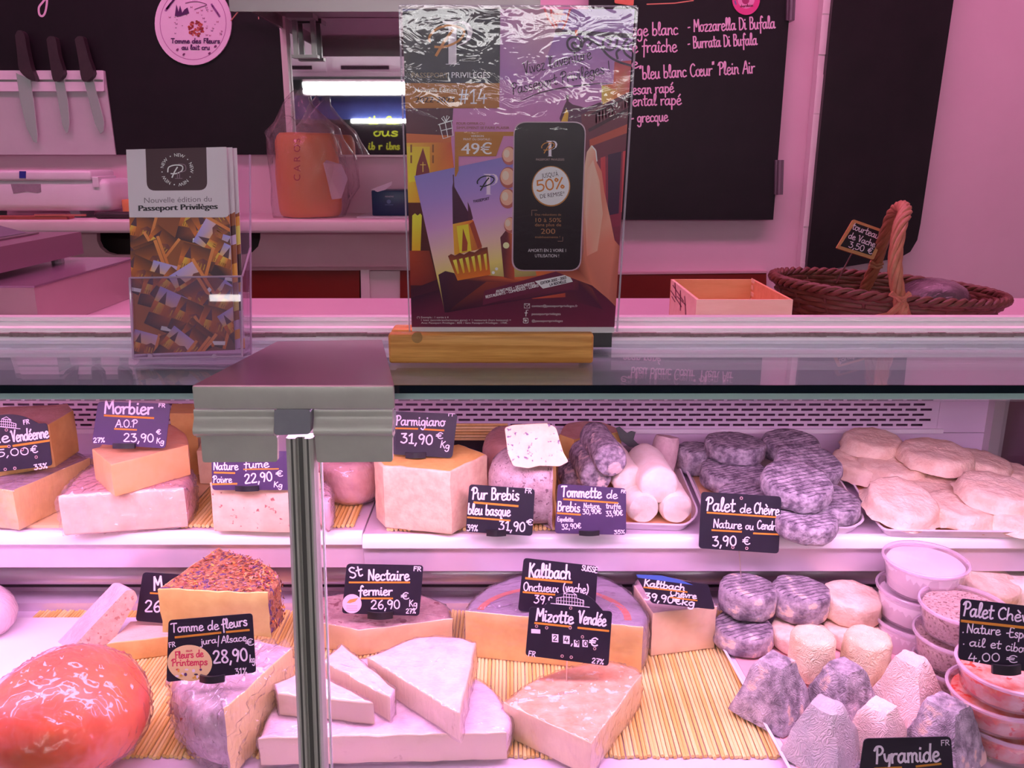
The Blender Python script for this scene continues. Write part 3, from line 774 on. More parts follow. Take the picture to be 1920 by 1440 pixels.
# rear sliding-door rail and service board
r0 = YBK+.001
mb = MB()
prof = [(r0,ZG-.02),(r0,ZG+.004),(r0+.003,ZG+.006),(r0+.003,ZG+.0095),(r0+.006,ZG+.0095),(r0+.006,ZG+.013),(r0+.009,ZG+.015),(r0+.012,ZG+.0195),(r0+.012,ZG+.021),(r0+.016,ZG+.021),(r0+.016,ZG+.024),(r0+.03,ZG+.024),(r0+.03,ZG-.02)]
MB().prism([Vector((XL,y,z)) for y, z in prof], (XR-XL,0,0)).build('rear_rail', m_lip, case)
mb = MB(); rr = random.Random(2)
for k in range(120):
    xa = XL+(XR-XL)*k/120; xb = XL+(XR-XL)*(k+1)/120
    mb.box((xa,r0-.0008,ZG+.0045+rr.uniform(-.0004,.0006)),(xb,r0+.004,ZG+.0085+rr.uniform(-.0006,.0008)))
mb.build('dirty_seal', mat('dirty_brush_seal', (.16,.11,.11), .9, col2=(.40,.28,.30), nscale=160, namt=1), case)
MB().box((XL,r0-.0025,ZG+.0006),(XR,r0+.001,ZG+.0035)).build('seal_strip', m_lip, case)
MB().box((XL,r0+.031,1.285),(XR+.6,1.5,1.30)).build('service_board', mat('white_service_board', (.62,.46,.52), .4, col2=(.58,.43,.49), nscale=5), case)
MB().box((XL,1.504,.05),(XR,1.52,1.284)).build('rear_panel', m_case, case)

# post, clamps and slanted front panes
pt = P(563,845,yglass(P(563,845,.75).z)-.012)
zp0 = .80
xpt = pt.x
def post_pt(z, dx, dy):  # follow the lean of the front glass; slight tilt as in the photo
    return Vector((xpt + .0 + dx, yglass(z)+dy, z))
def post_part(name, prof, m, par):
    za, zb = ZG-.047, zp0
    a = [post_pt(zb, x, y) for x, y in prof]; b = [post_pt(za, x, y) for x, y in prof]
    n = len(prof); mb = MB().add(a+b, [list(range(n))[::-1], [n+i for i in range(n)]]+[[i,(i+1) % n,n+(i+1) % n,n+i] for i in range(n)])
    return mb.build(name, m, par)
post = post_part('front_post', [(-.0135,.004),(-.0135,-.010),(-.0105,-.0125),(-.0045,-.0125),(-.0035,-.007),(.0035,-.007),(.0045,-.0125),(.0095,-.0125),(.0115,-.010),(.0125,.004)], m_alu, case)
post_part('groove', [(-.0028,-.0069),(-.0028,-.0074),(.0012,-.0074),(.0012,-.0069)], m_alu_d, post)
post_part('seal', [(-.0085,-.0124),(-.0085,-.0130),(-.0066,-.0130),(-.0066,-.0124)], m_alu_d, post)
post_part('bead', [(.0062,-.0124),(.0062,-.0129),(.0080,-.0129),(.0080,-.0124)], m_alu_d, post)
for xa, xb in ((XL, xpt-.0145), (xpt+.0165, XR-.02)):
    z_a, z_b = .80, ZG-.016
    v = [Vector((x, yglass(zz)+dy, zz)) for zz in (z_a, z_b) for dy in (0, .005) for x in (xa, xb)]
    MB().hexa((v[0],v[1],v[3],v[2]), (v[4],v[5],v[7],v[6])).build('front_pane', m_pane, case)
    if xa > xpt:
        v = [Vector((x, yglass(zz)+dy, zz)) for zz in (z_a, z_b) for dy in (-.0006, .0056) for x in (xa-.0012, xa)]
        MB().hexa((v[0],v[1],v[3],v[2]), (v[4],v[5],v[7],v[6])).build('pane_edge', m_lip, case)
# top plate of the bracket
br = thing('glass_bracket', 'wide steel corner bracket clamping the glass top to the front post', 'bracket', (xpt,YF,ZG))
zc = ZG+.0045
tp = [Pz(361,723,zc), Pz(739,723,zc), Pz(716,637,zc), Pz(520,640,zc)]
yf = tp[0].y
MB().prism([q for q in tp], (0,0,-.003)).build('top_plate', mat('brushed_plate', (.45,.34,.40), .3, metal=.9, bump=.05, bscale=25, bkind='brushed'), br)
hb = P(550,766,yf).z
mb = MB(); rbox(mb, (tp[0].x,yf-.003,hb),(tp[1].x,yf+.0025,zc+.0003), .002, 2); mb.build('front_flange', m_alu, br, smooth=40)
yc = yf+.006
def cz(py): return P(550,py,yc).z
prof = [(0,cz(768)),(-.001,cz(774)),(-.0006,cz(779)),(-.001,cz(784)),(-.004,cz(792)),(-.0075,cz(801)),(-.0075,cz(809)),(-.005,cz(814)),(.0,cz(816)),(.0,cz(820)),(.012,cz(820)),(.012,cz(768))]
for xa, xb, xl2, xr2 in ((366,517,376,520), (590,737,590,736)):
    X0, X1 = P(xa,800,yc).x, P(xb,800,yc).x
    cl = MB().prism([Vector((X0,yc+y,z)) for y, z in prof], (X1-X0,0,0)).build('clamp', m_alu, br, smooth=40)
    pts = rounded([(xl2,818),(xr2,818),(xr2,866),(xl2+4,867)], 5)
    plate(pts, on_y(yc+.0015), .006).build('flange', m_alu, cl)
pts = rounded([(514,768),(582,768),(582,814),(514,816)], 7)
cp = plate(pts, on_y(yc-.011), .016).build('cap', m_greyplastic, br, smooth=30)
MB().tube([P(740,768,yf+.004),P(741,790,yf+.004),P(738,806,yf+.004),P(733,812,yf+.006)], .0012, 8).build('clear_clip', glassy('clear_clip', (.9,.8,.9), .1, milk=.35), br)
# dark neighbour seen through the end pane
t = thing('side_partition', 'dark brown partition beyond the end of the display case', 'partition', (1.2,1.3,0))
MB().box((1.10,1.0,0),(1.12,2.0,1.18)).build('panel', mat('dark_brown_panel', (.06,.03,.035), .4, col2=(.08,.04,.045), nscale=4), t)
MB().box((1.095,.98,1.181),(1.125,2.02,1.20)).build('cap_rail', m_steel_d, t)

# bamboo mats: every stick a part
m_bam = [mat('bamboo_a', (.90,.70,.28), .45, col2=(.82,.58,.19), nscale=60, stretch=(1,.1,1)), mat('bamboo_b', (.93,.76,.34), .45, col2=(.86,.66,.25), nscale=60, stretch=(1,.1,1)), mat('bamboo_c', (.84,.61,.20), .45, col2=(.74,.48,.12), nscale=60, stretch=(1,.1,1))]
def bamboo(label, x0, x1, y0, y1, z, pitch, ang=0, seed=1):
    t = thing('bamboo_mat', label, 'mat', ((x0+x1)/2,(y0+y1)/2,z))
    r = pitch*.47; L = y1-y0
    n = int((x1-x0)/pitch); rnd = random.Random(seed); me = []
    for m in m_bam:
        mb = MB().tube([(0,-L/2,0),(0,L/2,0)], r, 7); o = mb.build('bamboo_stick', m, None, smooth=50)
        me.append(o.data); bpy.data.objects.remove(o)
    for me_ in me:
        zc_ = min(v.co.z for v in me_.vertices)
    R = math.radians(ang)
    for i in range(n+1):
        o = bpy.data.objects.new('bamboo_stick', rnd.choice(me)); COL.objects.link(o); o.parent = t
        x = -(x1-x0)/2+i*pitch
        o.location = (x*math.cos(R)+rnd.uniform(-.0003,.0003), x*math.sin(R)+rnd.uniform(-.002,.002), rnd.uniform(0,.0006)+.0002)
        o.rotation_euler = (0,0,R+rnd.uniform(-.004,.004))
    wire = MB()
    for k in (-.36, 0, .36):
        a = Vector((-(x1-x0)/2, L*k, 0)); b = Vector(((x1-x0)/2, L*k, 0)); M_ = Matrix.Rotation(R,3,'Z')
        wire.tube([M_@a+Vector(t.location)+Vector((0,0,r*.9)), M_@b+Vector(t.location)+Vector((0,0,r*.9))], .0004, 5)
    wire.build('binding_thread', m_straw, t)
    return t
PD = .0050
bamboo('bamboo stick mat on the lower deck under the brie and orange cheeses', -.72, .345, .842, 1.168, ZD, PD, 0, 3)
bamboo('bamboo stick mat on the upper shelf under the left cheeses', P(345,990,1.17).x, P(672,990,1.17).x, 1.150, 1.43, ZS+.004, .0062, 0, 5)
bamboo('bamboo stick mat on the upper shelf under the parmesan', P(732,990,1.17).x, P(1075,990,1.17).x, 1.148, 1.40, ZS, .0062, 0, 7)
bamboo('bamboo stick mat under the tubs beside the pyramids', .47, .84, .842, 1.12, ZD, PD, 0, 9)

t = thing('bamboo_mat', 'bamboo stick mat propped against the grille behind the parmesan', 'mat', P(895,826,1.45))
xa_, xb_ = P(838,815,1.45).x, P(952,815,1.45).x
for k in range(6):
    o = MB().tube([(xa_,1.447,P(0,824-k*5.4,1.445).z),(xb_,1.447,P(0,824-k*5.4,1.445).z)], .0024, 7).build('bamboo_stick', m_bam[k % 3], t, smooth=50)
MB().box((xa_,1.4505,ZS+.001),(xb_,1.453,P(0,798,1.45).z)).build('cavity_shade', m_black, t)  # black sheet painting the shade of the cavity below the sticks
t = thing('wooden_board', 'thin pale wooden board under the cheeses on the left shelf', 'board', (P(150,990,1.17).x,1.28,ZS+.004))
MB().box((XL+.05,1.150,ZS+.0042),(P(338,990,1.17).x,1.43,ZS+.0088)).build('board', mat('pale_board', (.90,.68,.36), .5, col2=(.84,.60,.28), nscale=30, stretch=(.1,1,1), namt=.4), t)
# ------------------------------------------------------------------ things on the back counter
def on_plane(p0, n):
    n = Vector(n).normalized(); p0 = Vector(p0)
    def f(px_, py_, lift=0):
        r = ray(px_, py_); return O + r*((p0-O).dot(n)/r.dot(n)) + n*lift
    return f
def on_cyl(cx, cy, R):
    def f(px_, py_, lift=0):
        r = ray(px_, py_); rr = R+lift
        a = r.x**2+r.y**2; b = -2*(r.x*cx+r.y*cy); c = cx*cx+cy*cy-rr*rr
        D = max(0, b*b-4*a*c); return O + r*((-b-math.sqrt(D))/(2*a))
    return f

# white label printer
t = thing('label_printer', 'white label printer on the back counter', 'printer', P(90,400,2.26))
yp = 2.25
xa, xb = P(-70,360,yp).x, P(204,360,yp).x; zb_ = ZW+.018; zt_ = P(100,336,yp).z
mb = MB(); rbox(mb, (xa,yp,zb_),(xb,yp+.16,zt_), .018, 4); mb.build('body', m_whiteplastic, t, smooth=50)
zl = P(100,320,yp).z
mb = MB(); rbox(mb, (xa,yp-.006,zt_-.004),(P(172,330,yp).x,yp+.13,zl), .006, 3); mb.build('lid', m_whiteplastic, t, smooth=50)
mb = MB(); rbox(mb, (P(174,340,yp).x,yp-.004,P(0,352,yp).z),(P(186,340,yp).x,yp+.1,P(0,331,yp).z), .002, 2); mb.build('latch', m_whiteplastic, t)
plate([(36,321),(48,321),(48,334),(36,334)], on_y(yp-.0075), .002).build('badge', mat('blue_badge', (.03,.03,.30), .4), t)
plate([(20,345),(76,345),(77,360),(70,362),(50,359),(25,363)], on_y(yp-.001), .001).build('paper_label', mat('grey_label', (.28,.22,.27), .6, col2=(.36,.28,.34), nscale=50), t)
for px_ in (-40, 132):
    X = P(px_,390,yp).x; MB().hexa([(X-.012,yp+.03,ZW+.0005),(X+.012,yp+.03,ZW+.0005),(X+.012,yp+.10,ZW+.0005),(X-.012,yp+.10,ZW+.0005)], [(X-.016,yp+.02,zb_+.004),(X+.010,yp+.02,zb_+.004),(X+.010,yp+.11,zb_+.004),(X-.016,yp+.11,zb_+.004)]).build('foot', m_greyplastic, t)
t = thing('cutting_board', 'reddish wooden cutting board lying in front of the label printer', 'board', P(60,408,2.22))
MB().box((P(-80,405,2.22).x,2.207,ZW+.0005),(P(130,405,2.22).x,2.245,ZW+.008)).build('slab', mat('red_wood', (.42,.10,.08), .5, col2=(.36,.08,.06), nscale=12, stretch=(.2,1,1)), t)
MB().box((P(70,405,2.22).x,2.206,ZW+.0085),(P(165,405,2.22).x,2.212,ZW+.013)).build('batten', mat('pink_wood', (.62,.20,.16), .5, col2=(.55,.16,.12), nscale=20), t)
t = thing('scoop', 'dark plastic scoop lying on the back counter beside the leaflets', 'scoop', P(225,408,2.23))
mb = MB(); rbox(mb, (P(178,405,2.23).x,2.225,ZW+.0005),(P(262,405,2.23).x,2.26,ZW+.017), .007, 3); mb.build('bowl', m_khandle, t, smooth=60)
MB().tube([(P(255,400,2.23).x,2.245,ZW+.010),(P(330,400,2.23).x,2.25,ZW+.010)], .006, 8).build('handle', m_khandle, t)
t = thing('orange_block', 'small orange cheese block behind the leaflets', 'cheese', P(240,395,2.3))
mb = MB(); rbox(mb, (P(231,385,2.31).x,2.30,ZW+.0005),(P(250,385,2.31).x,2.33,ZW+.045), .004, 2); mb.build('block', mat('orange_paste', (.85,.33,.14), .5, col2=(.8,.28,.1), nscale=30), t, smooth=40)

# orange cheese loaf in a clear bag
yb_ = 2.31
c = P(583,408,yb_); R = 58*yb_/1600*.98
t = thing('bagged_cheese', 'tall orange cheese with red lettering inside a clear plastic bag', 'cheese', (c.x,yb_,ZW))
hz_ = P(590,248,yb_-R).z-ZW
prof = [(0,0)]+[(R*(1-.12*(1-math.sin(a))), .0+.03*(1-math.cos(a))) for a in [math.radians(x) for x in (0,30,60,90)]]
prof += [(R*1.0,hz_*.5),(R*.985,hz_*.75)]+[(R*(.985-.25*(1-math.cos(a))), hz_*.82+hz_*.18*math.sin(a)) for a in [math.radians(x) for x in (0,25,50,70)]]+[(R*.4,hz_),(0,hz_)]
MB().lathe((c.x,yb_,ZW+.001), prof, 40).rough(.003,14,3).build('loaf', mat('orange_rind', (.82,.25,.05), .5, col2=(.78,.22,.04), nscale=9, namt=1), t, smooth=60)
a = Art(on_cyl(c.x, yb_, R+.0042))
RD = (190,15,15)
for k, ch in enumerate('CAROS'):
    y = 340-k*18
    V, F = text_shape(ch)
    pts = [(563-Y*13, y-X*14) for X, Y in V]
    a.raw(pts, F, [RD]*len(pts))
a.build('lettering', m_print, t)
top = P(572,172,yb_-.02)
m_bag = glassy('clear_bag_film', (.97,.94,.96), .14, 1.45, milk=.11, milkcol=(.95,.85,.92), bump=.9, bscale=18, bdist=.03, stretch=(1,1,.5))
mb = MB(); seg = 44; rings = []
hgt = top.z-ZW
for i, (f, r, ox) in enumerate(((0,1.10,0),(.03,1.18,0),(.12,1.21,.004),(.25,1.24,.008),(.38,1.25,.008),(.5,1.22,.004),(.62,1.14,0),(.70,.92,-.006),(.78,.62,-.010),(.86,.44,-.012),(.92,.30,-.012),(.96,.22,-.008),(1.0,.17,-.004))):
    rings.append((f*hgt+.0006, R*r, ox))
vs = []; fs = []
for i, (z, r, ox) in enumerate(rings):
    for k in range(seg):
        an = 2*math.pi*k/seg
        rr = r*(1+.09*abs(math.sin(an*4.5+i*.25))*(.4+i/12))*(1 if i < 7 else 1+.28*abs(math.sin(an*2.5+.4)))
        if .25 < z/hgt < .6 and abs(an) < .6: rr *= 1.15
        vs.append((c.x+ox+rr*math.cos(an), yb_-.0+rr*.92*math.sin(an), ZW+z+ (0 if i == 0 else .008*math.sin(an*3+i))))
for i in range(len(rings)-1):
    for k in range(seg):
        k2 = (k+1) % seg; fs.append((i*seg+k,i*seg+k2,(i+1)*seg+k2,(i+1)*seg+k))
mb.add(vs, fs).rough(.006,16,7)
mb.v = [Vector((q.x,q.y,max(q.z,ZW+.0006))) for q in mb.v]
mb.build('bag', m_bag, t, smooth=70)
fl = MB(); n = 7
A_ = [Vector((P(x,y,yb_-.075))) for x, y in ((612,300),(640,308),(652,335),(640,372),(622,374))]
fl.add([P(606,306,yb_-.07)]+A_, [(0,1,2),(0,2,3),(0,3,4),(0,4,5)]).build('paper_tag', glassy('bag_flap', (.9,.8,.9), .15, 1.4, milk=.5, milkcol=(.8,.6,.75)), t)

# navy box
t = thing('navy_box', 'small navy blue carton with a paper on top on the back counter', 'box', P(724,402,2.3))
xa, xb = P(697,380,2.3).x, P(775,380,2.3).x; zt_ = P(724,357,2.3).z
m_navy = mat('navy_card', (.004,.02,.075), .35, col2=(.006,.03,.1), nscale=10)
mb = MB(); rbox(mb, (xa,2.30,ZW+.003),(xb,2.40,zt_), .003, 2); mb.build('carton', m_navy, t, smooth=40)
MB().prism([P(696,356,2.31),P(735,341,2.34),P(734,347,2.33),P(722,356,2.305),P(708,360,2.295)], (0,.0,.0012)).build('paper', m_whiteplastic, t)
a = Art(on_y(2.2995)); a.type('MONSTRE',722,370,738,370,3,(200,190,210)); a.ell(729,378,4,4,(90,110,150)); a.line([(722,384),(737,384)],1,(90,110,150)); a.build('print', m_print, t)
t = thing('white_card', 'thin white card lying under the navy carton', 'card', P(690,404,2.27))
MB().box((P(670,404,2.27).x,2.262,ZW+.0003),(P(770,404,2.27).x,2.42,ZW+.0026)).build('card', m_whiteplastic, t)

# ------------------------------------------------------------------ weighing scale behind the case
t = thing('weighing_scale', 'stainless steel weighing scale behind the glass counter', 'scale', (-.9,1.3,1.30))
zz = 1.365
MB().box((-1.40,1.20,1.3005),(-.676,1.535,zz)).build('body', mat('scale_side', (.50,.33,.36), .45, metal=.2, col2=(.46,.30,.33), nscale=4), t)
MB().box((-1.402,1.198,zz+.0002),(-.674,1.537,zz+.003)).build('top_sheet', mat('scale_top', (.42,.27,.38), .22, metal=.6, bump=.03, bscale=15, bkind='brushed'), t)
MB().box((-1.40,1.12,1.379),(-.749,1.50,1.4165)).build('platform', mat('platform_steel', (.34,.19,.26), .3, metal=.5, bump=.03, bscale=15, bkind='brushed'), t)
MB().prism([(-1.4,1.14,1.417),(-.80,1.14,1.417),(-.80,1.46,1.417),(-1.4,1.46,1.417)], (0,0,.002)).build('pan', m_steel_d, t)
MB().hexa([(-1.4,1.30,1.4195),(-.815,1.33,1.4195),(-.815,1.45,1.4195),(-1.4,1.45,1.4195)], [(-1.4,1.36,1.455),(-.87,1.36,1.437),(-.87,1.44,1.437),(-1.4,1.44,1.455)]).build('tray', mat('tray_grey_reflection', (.24,.22,.27), .4, metal=.4), t)  # slanted tray; its grey stands in for the reflection on top
for X in (-1.3, -.775):
    MB().tube([(X,1.46,zz+.003),(X,1.46,1.379)], .010, 12).build('foot', m_whiteplastic, t)

# ------------------------------------------------------------------ wooden crate
def wood(name, c1, c2, st=(.15,1,1), sc=60, rough=.55):
    return mat(name, c1, rough, col2=c2, nscale=sc, stretch=st, namt=.35)
m_crate = wood('pale_crate_wood', (.90,.66,.50), (.84,.58,.42))
m_crate_in = wood('crate_inside_wood', (.84,.44,.24), (.76,.36,.18))
yc_ = 1.09
X0, X1 = P(1306,562,yc_).x, P(1487,562,yc_).x; zt_ = P(1400,562,yc_).z; dp = .185; zb_ = 1.3005
Xb0, Xb1 = X0+.004, X1+.004
t = thing('wooden_crate', 'open pale wooden crate on the service board beside the wicker basket', 'crate', ((X0+X1)/2,yc_+.09,1.30))
th = .004
MB().box((X0,yc_,zb_),(X1,yc_+th,zt_)).build('side_board', m_crate, t)
MB().box((X0,yc_+dp-th,zb_),(X1,yc_+dp,zt_)).build('side_board', m_crate_in, t)
MB().box((X0,yc_+th+.0002,zb_),(X0+th,yc_+dp-th-.0002,zt_)).build('side_board', m_crate, t)
MB().box((X1-th,yc_+th+.0002,zb_),(X1,yc_+dp-th-.0002,zt_)).build('side_board', m_crate_in, t)
MB().box((X0+th,yc_+th,zb_),(X1-th,yc_+dp-th,zb_+.003)).build('bottom', m_crate_in, t)
mb = MB()
for k in range(6):
    z = zb_+.012+k*.010
    mb.box((X1-th-.0008,yc_+dp-th-.012-(k % 2)*.004,z),(X1-th-.0001,yc_+dp-th,z+.006))
mb.build('joint_teeth', m_crate, t)
a = Art(lambda px_, py_, lift=0: (lambda q: Vector((X0-.0003-lift, q.y, q.z)))(O+ray(px_,py_)*((X0-O.x)/ray(px_,py_).x)))
BR = (120,55,70)
for q in ([(1262,535),(1282,565)],[(1258,545),(1278,575)],[(1266,530),(1268,560)],[(1276,545),(1276,582)],[(1284,556),(1286,590)],[(1260,556),(1266,566)],[(1270,556),(1286,572)]):
    a.line(q, 1.6, BR, up=False)
a.build('stencil', m_print, t)

# ------------------------------------------------------------------ wicker basket with sign and a wrapped cheese
bc = P(1662,537,1.225); rx, ry = .160, .135
zr_ = bc.z; zb_ = 1.306; tilt = Matrix.Rotation(math.radians(4.2),3,'Y')
m_wick = [mat('wicker_dark', (.10,.025,.018), .5, col2=(.17,.05,.03), nscale=60), mat('wicker_mid', (.16,.045,.028), .5, col2=(.10,.026,.018), nscale=60), mat('wicker_tan', (.45,.19,.10), .5, col2=(.35,.13,.07), nscale=60)]
bk = thing('wicker_basket', 'oval dark wicker basket with an arched handle on the service board', 'basket', (bc.x,bc.y,1.30))
def bpt(an, rel, h, wob=0):
    q = Vector(((rx*rel+wob)*math.cos(an), (ry*rel+wob)*math.sin(an), 0)); 
    q = tilt @ Vector((q.x, q.y, 0)) * (h) + q*(1-h)
    return Vector((bc.x+q.x, bc.y+q.y, zb_+(zr_-zb_)*h + (q.z if h else 0)))
n = 72
for k in range(9):
    h = .03+k*.105; rel = .80+.19*h
    pts = [bpt(2*math.pi*i/n, rel, h, .0026*math.cos(i*math.pi/2+(k % 2)*math.pi)) for i in range(n)]
    MB().tube(pts, .0042, 6, closed=True).build('weaver', m_wick[k % 2], bk, smooth=60)
for i in range(18):
    an = 2*math.pi*i/18
    MB().tube([bpt(an,.80,.0),bpt(an,.90,.5),bpt(an,.99,.97)], .0026, 6).build('stake', m_wick[0], bk)
for s_ in range(3):
    pts = []
    for i in range(180):
        an = 2*math.pi*i/180; tw = an*20+s_*2.094
        q = bpt(an, 1.0, 1.0); rad = Vector((math.cos(an), math.sin(an), 0))
        pts.append(q+rad*.0042*math.cos(tw)+Vector((0,0,.0042*math.sin(tw))))
    MB().tube(pts, .0037, 6, closed=True).build('rim_strand', m_wick[(s_+1) % 2], bk, smooth=60)
MB().lathe((bc.x,bc.y,zb_-.0005), [(0,.0),(.79,.0),(.79,.004),(0,.004)], 40, sx=rx, sy=ry).build('base', m_wick[0], bk)
hp = [P(1694,590,1.085),P(1686,560,1.09),P(1678,500,1.10),P(1686,430,1.125),P(1697,398,1.155),P(1690,388,1.19),P(1674,402,1.22),P(1656,450,1.26),P(1640,500,1.30),P(1622,540,1.335)]
hp = [Vector(q) for q in crom([tuple(q) for q in hp], 8)]
for s_ in range(6):
    pts = []
    for i, q in enumerate(hp):
        tv = (hp[min(i+1,len(hp)-1)]-hp[max(i-1,0)]).normalized()
        a1 = tv.orthogonal().normalized(); a1 = (Vector((1,0,0))-tv*tv.x).normalized(); b1 = tv.cross(a1)
        an = i*.32+s_*1.047
        pts.append(q+(a1*math.cos(an)+b1*math.sin(an))*.0058)
    MB().tube(pts, .0036, 6).build('handle_strand', m_wick[2], bk, smooth=60)
for q in ([(1672,548),(1690,566),(1706,592)],[(1706,548),(1690,566),(1664,590)],[(1668,552),(1690,560),(1708,552)],[(1640,594),(1672,588),(1700,570)]):
    MB().tube([P(x,y,1.082) for x, y in q], .0026, 6).build('lashing', m_wick[2], bk)
for q in ([(1632,490),(1645,497),(1656,494)],[(1630,497),(1644,503),(1654,500)]):
    MB().tube([P(x,y,1.285) for x, y in q], .0024, 6).build('lashing', m_wick[2], bk)
t = thing('wrapped_cake', 'dark round cake in cling film lying in the wicker basket', 'cake', P(1745,560,1.25))
cc = P(1760,556,1.235)
MB().lathe((cc.x-.008,cc.y,1.314), [(0,0),(.045,0),(.052,.012),(.051,.030),(.043,.046),(.028,.055),(.012,.059),(0,.060)], 32).rough(.0015,40,2).build('cake', mat('burnt_crust', (.05,.02,.035), .4, col2=(.09,.04,.06), nscale=30, coat=1, film=.35, fscale=40), t, smooth=60)
d_ = depth(P(1615,450,1.27))
t = thing('price_slate', 'small wooden framed slate reading tourteaux de vache in the basket', 'sign', P(1578,510,1.28))
cs = [(1600,411),(1662,433),(1638,487),(1568,465)]
plate(rounded(cs,3), on_cam(d_), .004, vec=FWD*.004).build('frame', wood('slate_frame_wood', (.55,.27,.10), (.46,.2,.07)), t)
ins = [(1604,418),(1655,436),(1634,479),(1576,461)]
plate(ins, on_cam(d_-.0006), .0005, vec=FWD*.0005).build('slate', m_slate, t)
a = Art(on_cam(d_-.0008)); WH = (215,200,215)
a.hand('tourteaux',1597,429,1653,451,13,WH,1.6); a.hand('de Vache',1590,446,1640,464,12,WH,1.6); a.hand('3,50 €',1590,463,1635,477,12,WH,1.6)
a.build('lettering', m_chalk, t)
MB().tube([Pd(1598,474,d_+.003),P(1568,530,1.29)], .0011, 6).build('pin', m_steel, t)

# ------------------------------------------------------------------ poster in a wood-based stand
YP = .862
t = thing('poster_stand', 'wooden poster stand with a glossy advertising poster on the glass top', 'poster stand', (P(920,680,YP).x,YP,ZG))
yw0 = Pz(920,683,ZG).y
X0, X1 = P(728,650,yw0).x, P(1113,650,yw0).x; zt_ = P(920,626,yw0).z
mw = wood('pine_block', (.85,.42,.11), (.62,.25,.045), (.04,1,1), 190, .4)
mb = MB(); rbox(mb, (X0,yw0,ZG+.0006),(X1,YP-.0052,zt_), .003, 3)
mb.build('wood_base', mw, t, smooth=40)
mb = MB(); rbox(mb, (X0,YP+.0030,ZG+.0006),(X1,YP+.03,zt_), .003, 3); mb.build('wood_base_rear', mw, t, smooth=40)
pk = P(782,633,yw0); MB().tube([pk+Vector((0,-.0008,0)),pk+Vector((0,.004,0))], .0055, 16).build('dowel', wood('dowel_wood', (.55,.30,.10), (.40,.20,.06)), t)
# black block behind
t2 = thing('black_block', 'black plastic block standing behind the poster', 'block', Pz(1132,652,ZG))
yk = Pz(1132,652,ZG).y
MB().box((P(1090,640,yk).x,yk,ZG+.0005),(P(1147,640,yk).x,yk+.03,P(1132,612,yk).z)).build('block', m_black, t2)
# sheet, print, sleeve
PQ = [(755,17),(1190,17),(1152,613),(772,613)]
sheet = [(755,17),(1190,17),(1151,624),(773,624)]
plate(sheet, on_y(YP), .0008).build('sheet', mat('poster_paper', (.8,.8,.8), .5), t)
A = Art(on_y(YP), 8e-6, 1e-5, clip=PQ, white=(192,188,190))
def GR(pts, top, bot, ya, yb):
    A.poly(pts, [tuple(a_+(b_-a_)*min(1,max(0,(p[1]-ya)/(yb-ya))) for a_, b_ in zip(top, bot)) for p in pts])
def strip(x0, x1, ys, cols):
    for (ya, yb), (ca, cb) in zip(zip(ys, ys[1:]), zip(cols, cols[1:])):
        A.poly([(x0,ya),(x1,ya),(x1,yb),(x0,yb)], [ca,ca,cb,cb])
strip(740, 1210, [10,90,170,240,330,430,520,620], [(128,92,150),(138,92,150),(160,100,152),(166,104,150),(170,110,150),(185,120,120),(70,28,44),(92,30,52)])
A.poly([(935,10),(1060,10),(1010,150),(935,150)], [(150,90,140),(165,125,130),(150,90,148),(140,90,150)])
# left tower
A.poly([(757,203),(850,203),(846,258),(757,262)], [(75,30,48),(60,22,42),(60,22,38),(80,32,44)])
A.poly([(826,203),(842,203),(848,256),(822,256)], (70,28,45))
A.poly([(757,250),(846,254),(846,268),(757,268)], (165,85,45))
A.poly([(757,268),(846,267),(853,330),(852,345),(757,420)], [(225,150,40),(165,70,40),(150,55,40),(190,95,40),(220,150,30)])
A.poly([(763,275),(806,275),(806,330),(766,345)], [(228,165,40),(220,150,40),(230,160,30),(235,175,30)])
A.poly([(793,277),(805,318),(806,330),(778,338),(782,310)], (105,35,38))
A.line([(793,304),(793,322)],1.6,(220,150,60)); A.line([(788,309),(798,309)],1.6,(220,150,60))
for y_ in (272, 292): A.line([(771,y_),(771,y_+13)],3,(110,60,25)); A.line([(812,y_),(812,y_+13)],3,(110,60,25))
A.poly([(757,345),(776,340),(790,395),(757,395)], [(225,160,30),(225,150,30),(210,120,40),(220,140,40)])
A.poly([(757,380),(792,380),(835,585),(765,613)], [(70,25,25),(75,28,25),(60,22,30),(50,18,34)])
A.poly([(773,404),(778,400),(783,404),(788,400),(791,404),(788,480),(779,488),(772,480)], [(240,200,50),(240,200,50),(240,200,50),(240,200,50),(240,200,50),(215,130,25),(190,90,25),(215,130,25)])
A.poly([(760,470),(805,470),(822,535),(768,535)], [(150,55,30),(110,40,30),(85,28,32),(115,35,30)])
A.poly([(765,545),(830,520),(835,613),(768,613)], [(52,18,34),(60,22,38),(84,28,48),(80,26,48)])
# right building and lamp
A.poly([(1128,160),(1150,157),(1152,116),(1195,112),(1195,230),(1128,230)], [(215,120,55),(205,80,55),(150,45,60),(165,55,70),(170,50,60),(225,140,60)])
A.poly([(1128,160),(1160,170),(1150,205),(1128,218)], [(235,170,80),(215,110,60),(205,90,60),(225,140,60)])
A.poly([(1049,222),(1058,198),(1062,190),(1061,178),(1067,178),(1066,190),(1074,196),(1098,202),(1130,190),(1128,232),(1098,232),(1052,230)], (75,30,58))
A.poly([(1052,228),(1062,204),(1066,212),(1064,232)], (225,140,45))
A.poly([(1090,215),(1195,165),(1195,500),(1100,500)], [(90,35,52),(80,30,48),(110,35,55),(105,30,50)])
for k in range(12): A.line([(1118+k*6,211-k*3.0),(1118+k*6,230-k*3.2)], 2.2, (105,50,60), up=False)
A.line([(1110,214),(1195,174)],4,(60,22,40)); A.line([(1105,244),(1195,196)],6,(58,20,38))
A.poly([(1105,262),(1195,225),(1195,242),(1106,275)], (150,60,50))
A.poly([(1120,300),(1190,280),(1186,420),(1124,430)], (115,32,55))
